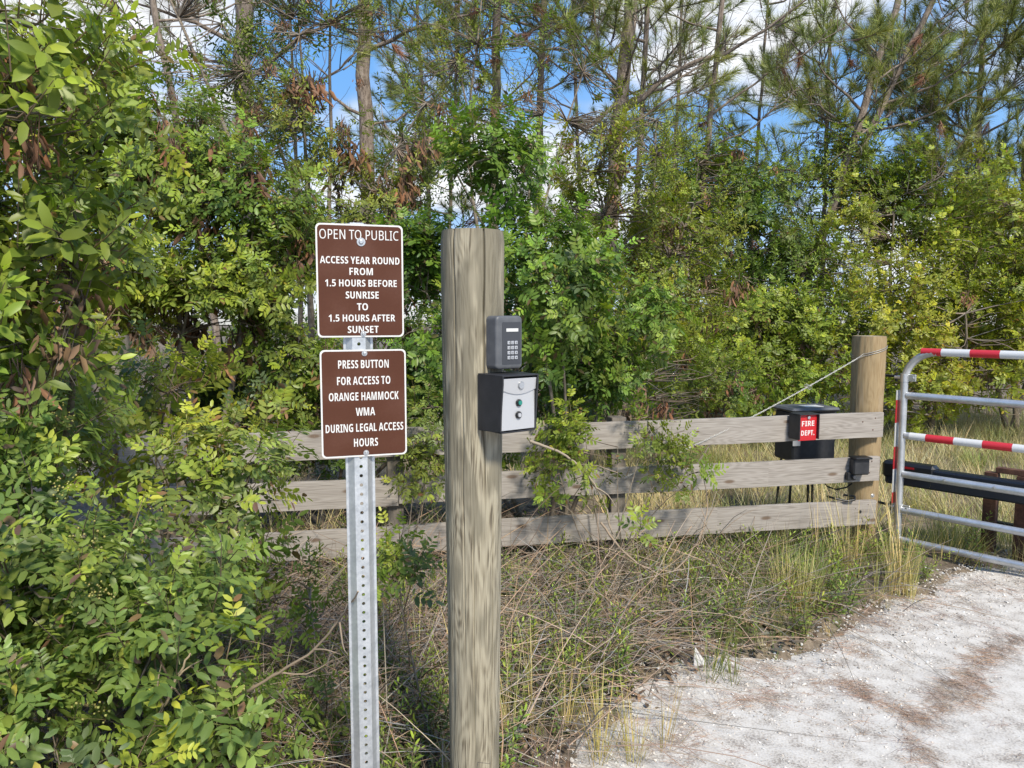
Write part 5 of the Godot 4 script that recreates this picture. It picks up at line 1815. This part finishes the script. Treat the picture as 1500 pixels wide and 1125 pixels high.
func build_cover() -> void:
	rng.seed = 501
	# verge grass between the road and the fence
	var list := {}
	for m in MESH.grass:
		list[m] = [[], []]
	var fd := (fence_b - fence_a).normalized()
	for i in 5200:
		var x := rng.randf_range(-0.9, 4.2)
		var z := rng.randf_range(-5.3, -2.3)
		var d := road_depth(x, z)
		if d > 0.02 and rng.randf() > (0.035 + 0.16 * smoothstep(1.5, 2.1, x)) * exp(-d * 2.8):
			continue
		if x < 0.9 and rng.randf() < 0.8 - 0.25 * smoothstep(-0.2, 0.9, x) or x > 1.2 and rng.randf() < 0.35 + 0.4 * smoothstep(1.7, 2.5, x):
			continue
		var wet := lumps.get_noise_2d(x * 4.0 + 20.0, z * 4.0)
		var k := 0
		var r := rng.randf()
		if x < 1.0:
			k = 3 if r < 0.8 else (1 if r < 0.95 else 4)
		elif wet > 0.0:
			k = 0 if r < 0.5 else (3 if r < 0.7 else (2 if r < 0.9 else 1))
		else:
			k = 1 if r < 0.3 else (2 if r < 0.42 else (3 if r < 0.82 else 0))
		var s := rng.randf_range(0.45, 1.0) * lerpf(0.4, 0.95, smoothstep(0.0, -0.6, d)) * lerpf(0.85, 0.55, smoothstep(1.7, 2.4, x))
		list[MESH.grass[k]][0].append(Transform3D(basis_y(Vector3.UP + rv() * 0.15, rng.randf() * TAU, s), Vector3(x, ground_height(x, z) - 0.01, z)))
		list[MESH.grass[k]][1].append(jit(Color(1, 1, 1), 0.25))
	for q in [[1325, 868, 4, 5], [1332, 872, 2, 5], [1180, 880, 0, 14], [1170, 900, 2, 8], [905, 1090, 2, 7], [1052, 1000, 0, 3], [740, 1090, 4, 5], [1235, 845, 4, 8]]:
		var c := pg(q[0], q[1])
		for i in q[3]:
			var p := c + Vector3(rng.randfn(0, 0.07), 0, rng.randfn(0, 0.05))
			list[MESH.grass[q[2]]][0].append(Transform3D(basis_y(Vector3.UP + rv() * 0.1, rng.randf() * TAU, rng.randf_range(0.8, 1.2)), Vector3(p.x, ground_height(p.x, p.z) - 0.01, p.z)))
			list[MESH.grass[q[2]]][1].append(jit(Color(1, 1, 1), 0.2))
	scatter("verge_grass", "mixed green and straw-coloured grass on the verge between fence and road", "grass", M.grass, list)
	# the grass field beyond the fence and the gate
	list = {}
	for m in MESH.field:
		list[m] = [[], []]
	for i in 2600:
		var x := rng.randf_range(-3.0, 8.5)
		var z := rng.randf_range(-11.5, -4.4)
		var f := fence_a.lerp(fence_b, (x - fence_a.x) / (fence_b.x - fence_a.x)).z
		if x < fence_b.x and z > f - 0.25 or x >= fence_b.x and z > -5.1 + 0.9 * (x - fence_b.x):
			continue
		if x < 0.8 and rng.randf() < 0.8:
			continue
		var wet := lumps.get_noise_2d(x * 2.0, z * 2.0) + rng.randf_range(-0.3, 0.3)
		var m: ArrayMesh = MESH.field[2] if wet > 0.26 else (MESH.field[0] if wet > 0.06 else MESH.field[1])
		list[m][0].append(Transform3D(basis_y(Vector3.UP + rv() * 0.4, rng.randf() * TAU, rng.randf_range(0.5, 1.0)), Vector3(x, ground_height(x, z) - 0.02, z)))
		list[m][1].append(jit(Color(1, 1, 1), 0.2))
	scatter("field_grass", "tall yellowing grass beyond the fence and the gate", "grass", M.grass, list)
	# dry sticks and stalks under the fence
	list = {}
	for m in MESH.sticks:
		list[m] = [[], []]
	for i in 760:
		var x := rng.randf_range(-1.6, 1.9)
		var z := rng.randf_range(-4.7, -2.25)
		if road_depth(x, z) > -0.12 or rng.randf() < 0.75 * smoothstep(0.7, 1.9, x):
			continue
		var m: ArrayMesh = MESH.sticks[rng.randi() % 3]
		list[m][0].append(Transform3D(basis_y(Vector3.UP + rv() * 0.2, rng.randf() * TAU, rng.randf_range(0.6, 1.15)), Vector3(x, ground_height(x, z), z)))
		list[m][1].append(jit(Color(1, 1, 1), 0.3))
	scatter("brushwood", "tangle of dry brown stalks and sticks under the fence", "brushwood", M.dry, list)
	# small green weeds
	list = {}
	for m in MESH.fine:
		list[m] = [[], []]
	for i in 3000:
		var x := rng.randf_range(-1.4, 3.0)
		var z := rng.randf_range(-4.9, -2.2)
		if road_depth(x, z) > -0.03 or lumps.get_noise_2d(x * 5.0, z * 5.0 + 40.0) < -0.16:
			continue
		var m: ArrayMesh = MESH.fine[rng.randi() % 3]
		list[m][0].append(Transform3D(basis_y(Vector3.UP + rv() * 0.5, rng.randf() * TAU, rng.randf_range(0.5, 1.4)), Vector3(x, ground_height(x, z) + 0.01, z)))
		list[m][1].append(jit(Color(0.95, 1.0, 1.0), 0.25))
	scatter("weeds", "small green weeds scattered along the verge", "weeds", M.leaf_dull, list)
	# dead leaves on the soil
	var flat := MB.new()
	rng.seed = 77
	for i in 14:
		flat.leaf(Vector3(rng.randf_range(-0.12, 0.12), rng.randf() * 0.012, rng.randf_range(-0.12, 0.12)), Vector3(rng.randf_range(-1, 1), rng.randf_range(-0.1, 0.25), rng.randf_range(-1, 1)).normalized(), (Vector3.UP + rv() * 0.3).normalized(), rng.randf_range(0.03, 0.06), rng.randf_range(0.012, 0.024), rng.randf_range(0.1, 0.7), rng.randf_range(-0.3, 0.4), jit(mixc(Color(0.11, 0.065, 0.04), Color(0.26, 0.19, 0.13), rng.randf()), 0.3), 1)
	var lm := flat.mesh()
	list = {lm: [[], []]}
	for i in 1500:
		var x := rng.randf_range(-2.6, 1.4)
		var z := rng.randf_range(-6.0, -1.5)
		if road_depth(x, z) > -0.02:
			continue
		list[lm][0].append(Transform3D(basis_y(Vector3.UP + rv() * 0.1, rng.randf() * TAU, rng.randf_range(0.7, 1.3)), Vector3(x, ground_height(x, z) + 0.006, z)))
		list[lm][1].append(jit(Color(1, 1, 1), 0.3))
	scatter("leaf_litter", "brown dead leaves covering the soil under the shrubs", "leaf litter", M.dry, list)

func build_road_litter() -> void:
	rng.seed = 901
	# shell chips
	var chips := []
	for k in 4:
		var mb := MB.new()
		var ids := []
		for i in 6:
			var a := TAU * i / 6.0 + rng.randf_range(-0.3, 0.3)
			var r := rng.randf_range(0.6, 1.0)
			ids.append(Vector3(cos(a) * r, rng.randf_range(-0.15, 0.15), sin(a) * r * 0.75))
		var top := Vector3(rng.randf_range(-0.2, 0.2), 0.38, rng.randf_range(-0.2, 0.2))
		for i in 6:
			var a: Vector3 = ids[i]
			var b: Vector3 = ids[(i + 1) % 6]
			var nn := (b - a).cross(top - a).normalized()
			if nn.y < 0: nn = -nn
			mb.face([a, b, top], nn)
		chips.append(mb.mesh())
	var list := {}
	for m in chips:
		list[m] = [[], []]
	for i in 60000:
		var x := rng.randf_range(-0.2, 4.4)
		var z := rng.randf_range(-5.2, -2.1)
		var d := road_depth(x, z)
		if d < -0.12 or rng.randf() > 0.12 + 0.88 * exp(-maxf(d, 0.0) * 1.8):
			continue
		var m: ArrayMesh = chips[rng.randi() % 4]
		var s := (0.0032 + 0.0095 * pow(rng.randf(), 2.8)) * lerpf(1.0, 0.55, smoothstep(0.3, 1.2, d))
		var y := maxf(road_height(x, z), ground_height(x, z))
		list[m][0].append(Transform3D(basis_y(Vector3.UP + rv() * 0.6, rng.randf() * TAU, s), Vector3(x, y + s * 0.1, z)))
		list[m][1].append(jit(mixc(Color(0.64, 0.615, 0.575), Color(0.32, 0.275, 0.23), pow(rng.randf(), 1.9)), 0.12))
	var gravel := thing("shell_gravel", "white crushed shell chips strewn over the road", "gravel")
	gravel.set_meta("kind", "stuff")
	for m in chips:
		multi("chips", m, M.pebble, gravel, list[m][0], list[m][1])
	# fallen pine needles, swept together in drifts
	var mats := []
	for k in 3:
		var mb := MB.new()
		for i in 26:
			var a := rng.randf() * TAU
			var d := Vector3(cos(a), rng.randf_range(-0.02, 0.06), sin(a))
			mb.blade(Vector3(rng.randfn(0, 0.05), rng.randf() * 0.006, rng.randfn(0, 0.05)), d, Vector3(rng.randf_range(-0.5, 0.5), -0.05, rng.randf_range(-0.5, 0.5)), rng.randf_range(0.07, 0.16), 0.0022, jit(mixc(Color(0.29, 0.20, 0.15), Color(0.47, 0.35, 0.27), rng.randf()), 0.2), 2)
		mats.append(mb.mesh())
	list = {}
	for m in mats:
		list[m] = [[], []]
	var drift := func(pts: Array, wide: float, count: int) -> void:
		for i in count:
			var q := rng.randf() * (pts.size() - 1)
			var k := mini(int(q), pts.size() - 2)
			var g := pg(lerpf(pts[k][0], pts[k + 1][0], q - k), lerpf(pts[k][1], pts[k + 1][1], q - k))
			var x := g.x + rng.randfn(0, wide)
			var z := g.z + rng.randfn(0, wide)
			var m: ArrayMesh = mats[rng.randi() % 3]
			list[m][0].append(Transform3D(basis_y(Vector3.UP, rng.randf() * TAU, rng.randf_range(0.3, 0.6)), Vector3(x, maxf(road_height(x, z), ground_height(x, z)) + 0.003, z)))
			list[m][1].append(jit(Color(1, 1, 1), 0.25))
	drift.call([[1510, 935], [1470, 950], [1440, 965], [1420, 1000], [1385, 1030], [1345, 1052]], 0.035, 90)
	drift.call([[1345, 1052], [1300, 1030], [1265, 1018], [1240, 1000]], 0.03, 40)
	drift.call([[1420, 985], [1400, 1010], [1375, 1025]], 0.04, 30)
	drift.call([[1345, 1052], [1340, 1090], [1350, 1120]], 0.03, 16)
	drift.call([[980, 990], [1100, 985], [1180, 990], [1240, 1000]], 0.08, 30)
	drift.call([[1080, 1030], [1110, 1020], [1140, 1030]], 0.03, 20)
	drift.call([[1200, 960], [1320, 900], [1500, 850]], 0.12, 90)
	drift.call([[900, 1110], [1100, 1070], [1500, 1000]], 0.25, 30)
	drift.call([[1000, 1010], [1040, 1060], [1000, 1110]], 0.06, 30)
	scatter("pine_needles", "brown fallen pine needles lying in drifts on the road", "pine needles", M.dry, list)
	# a shard of white plastic at the edge of the road
	var p := pg(1024, 974)
	var mb := MB.new()
	var a := Vector3(-0.025, -0.02, 0)
	var b := Vector3(0.055, -0.02, 0.01)
	var c := Vector3(-0.015, 0.085, -0.02)
	var n := (b - a).cross(c - a).normalized()
	for s in [0.0, 0.004]:
		mb.face([a - n * s, b - n * s, c - n * s], n if s == 0.0 else -n)
	for e in [[a, b], [b, c], [c, a]]:
		var en := ((e[1] - e[0]) as Vector3).cross(n).normalized()
		mb.face([e[0], e[1], e[1] - n * 0.004, e[0] - n * 0.004], en)
	var o := part("plastic_shard", mb.mesh(), M.white, self, Transform3D(Basis(), Vector3(p.x, maxf(ground_height(p.x, p.z), road_height(p.x, p.z)) - 0.004, p.z)))
	tag(o, "white triangular plastic shard sticking up at the edge of the road", "shard")
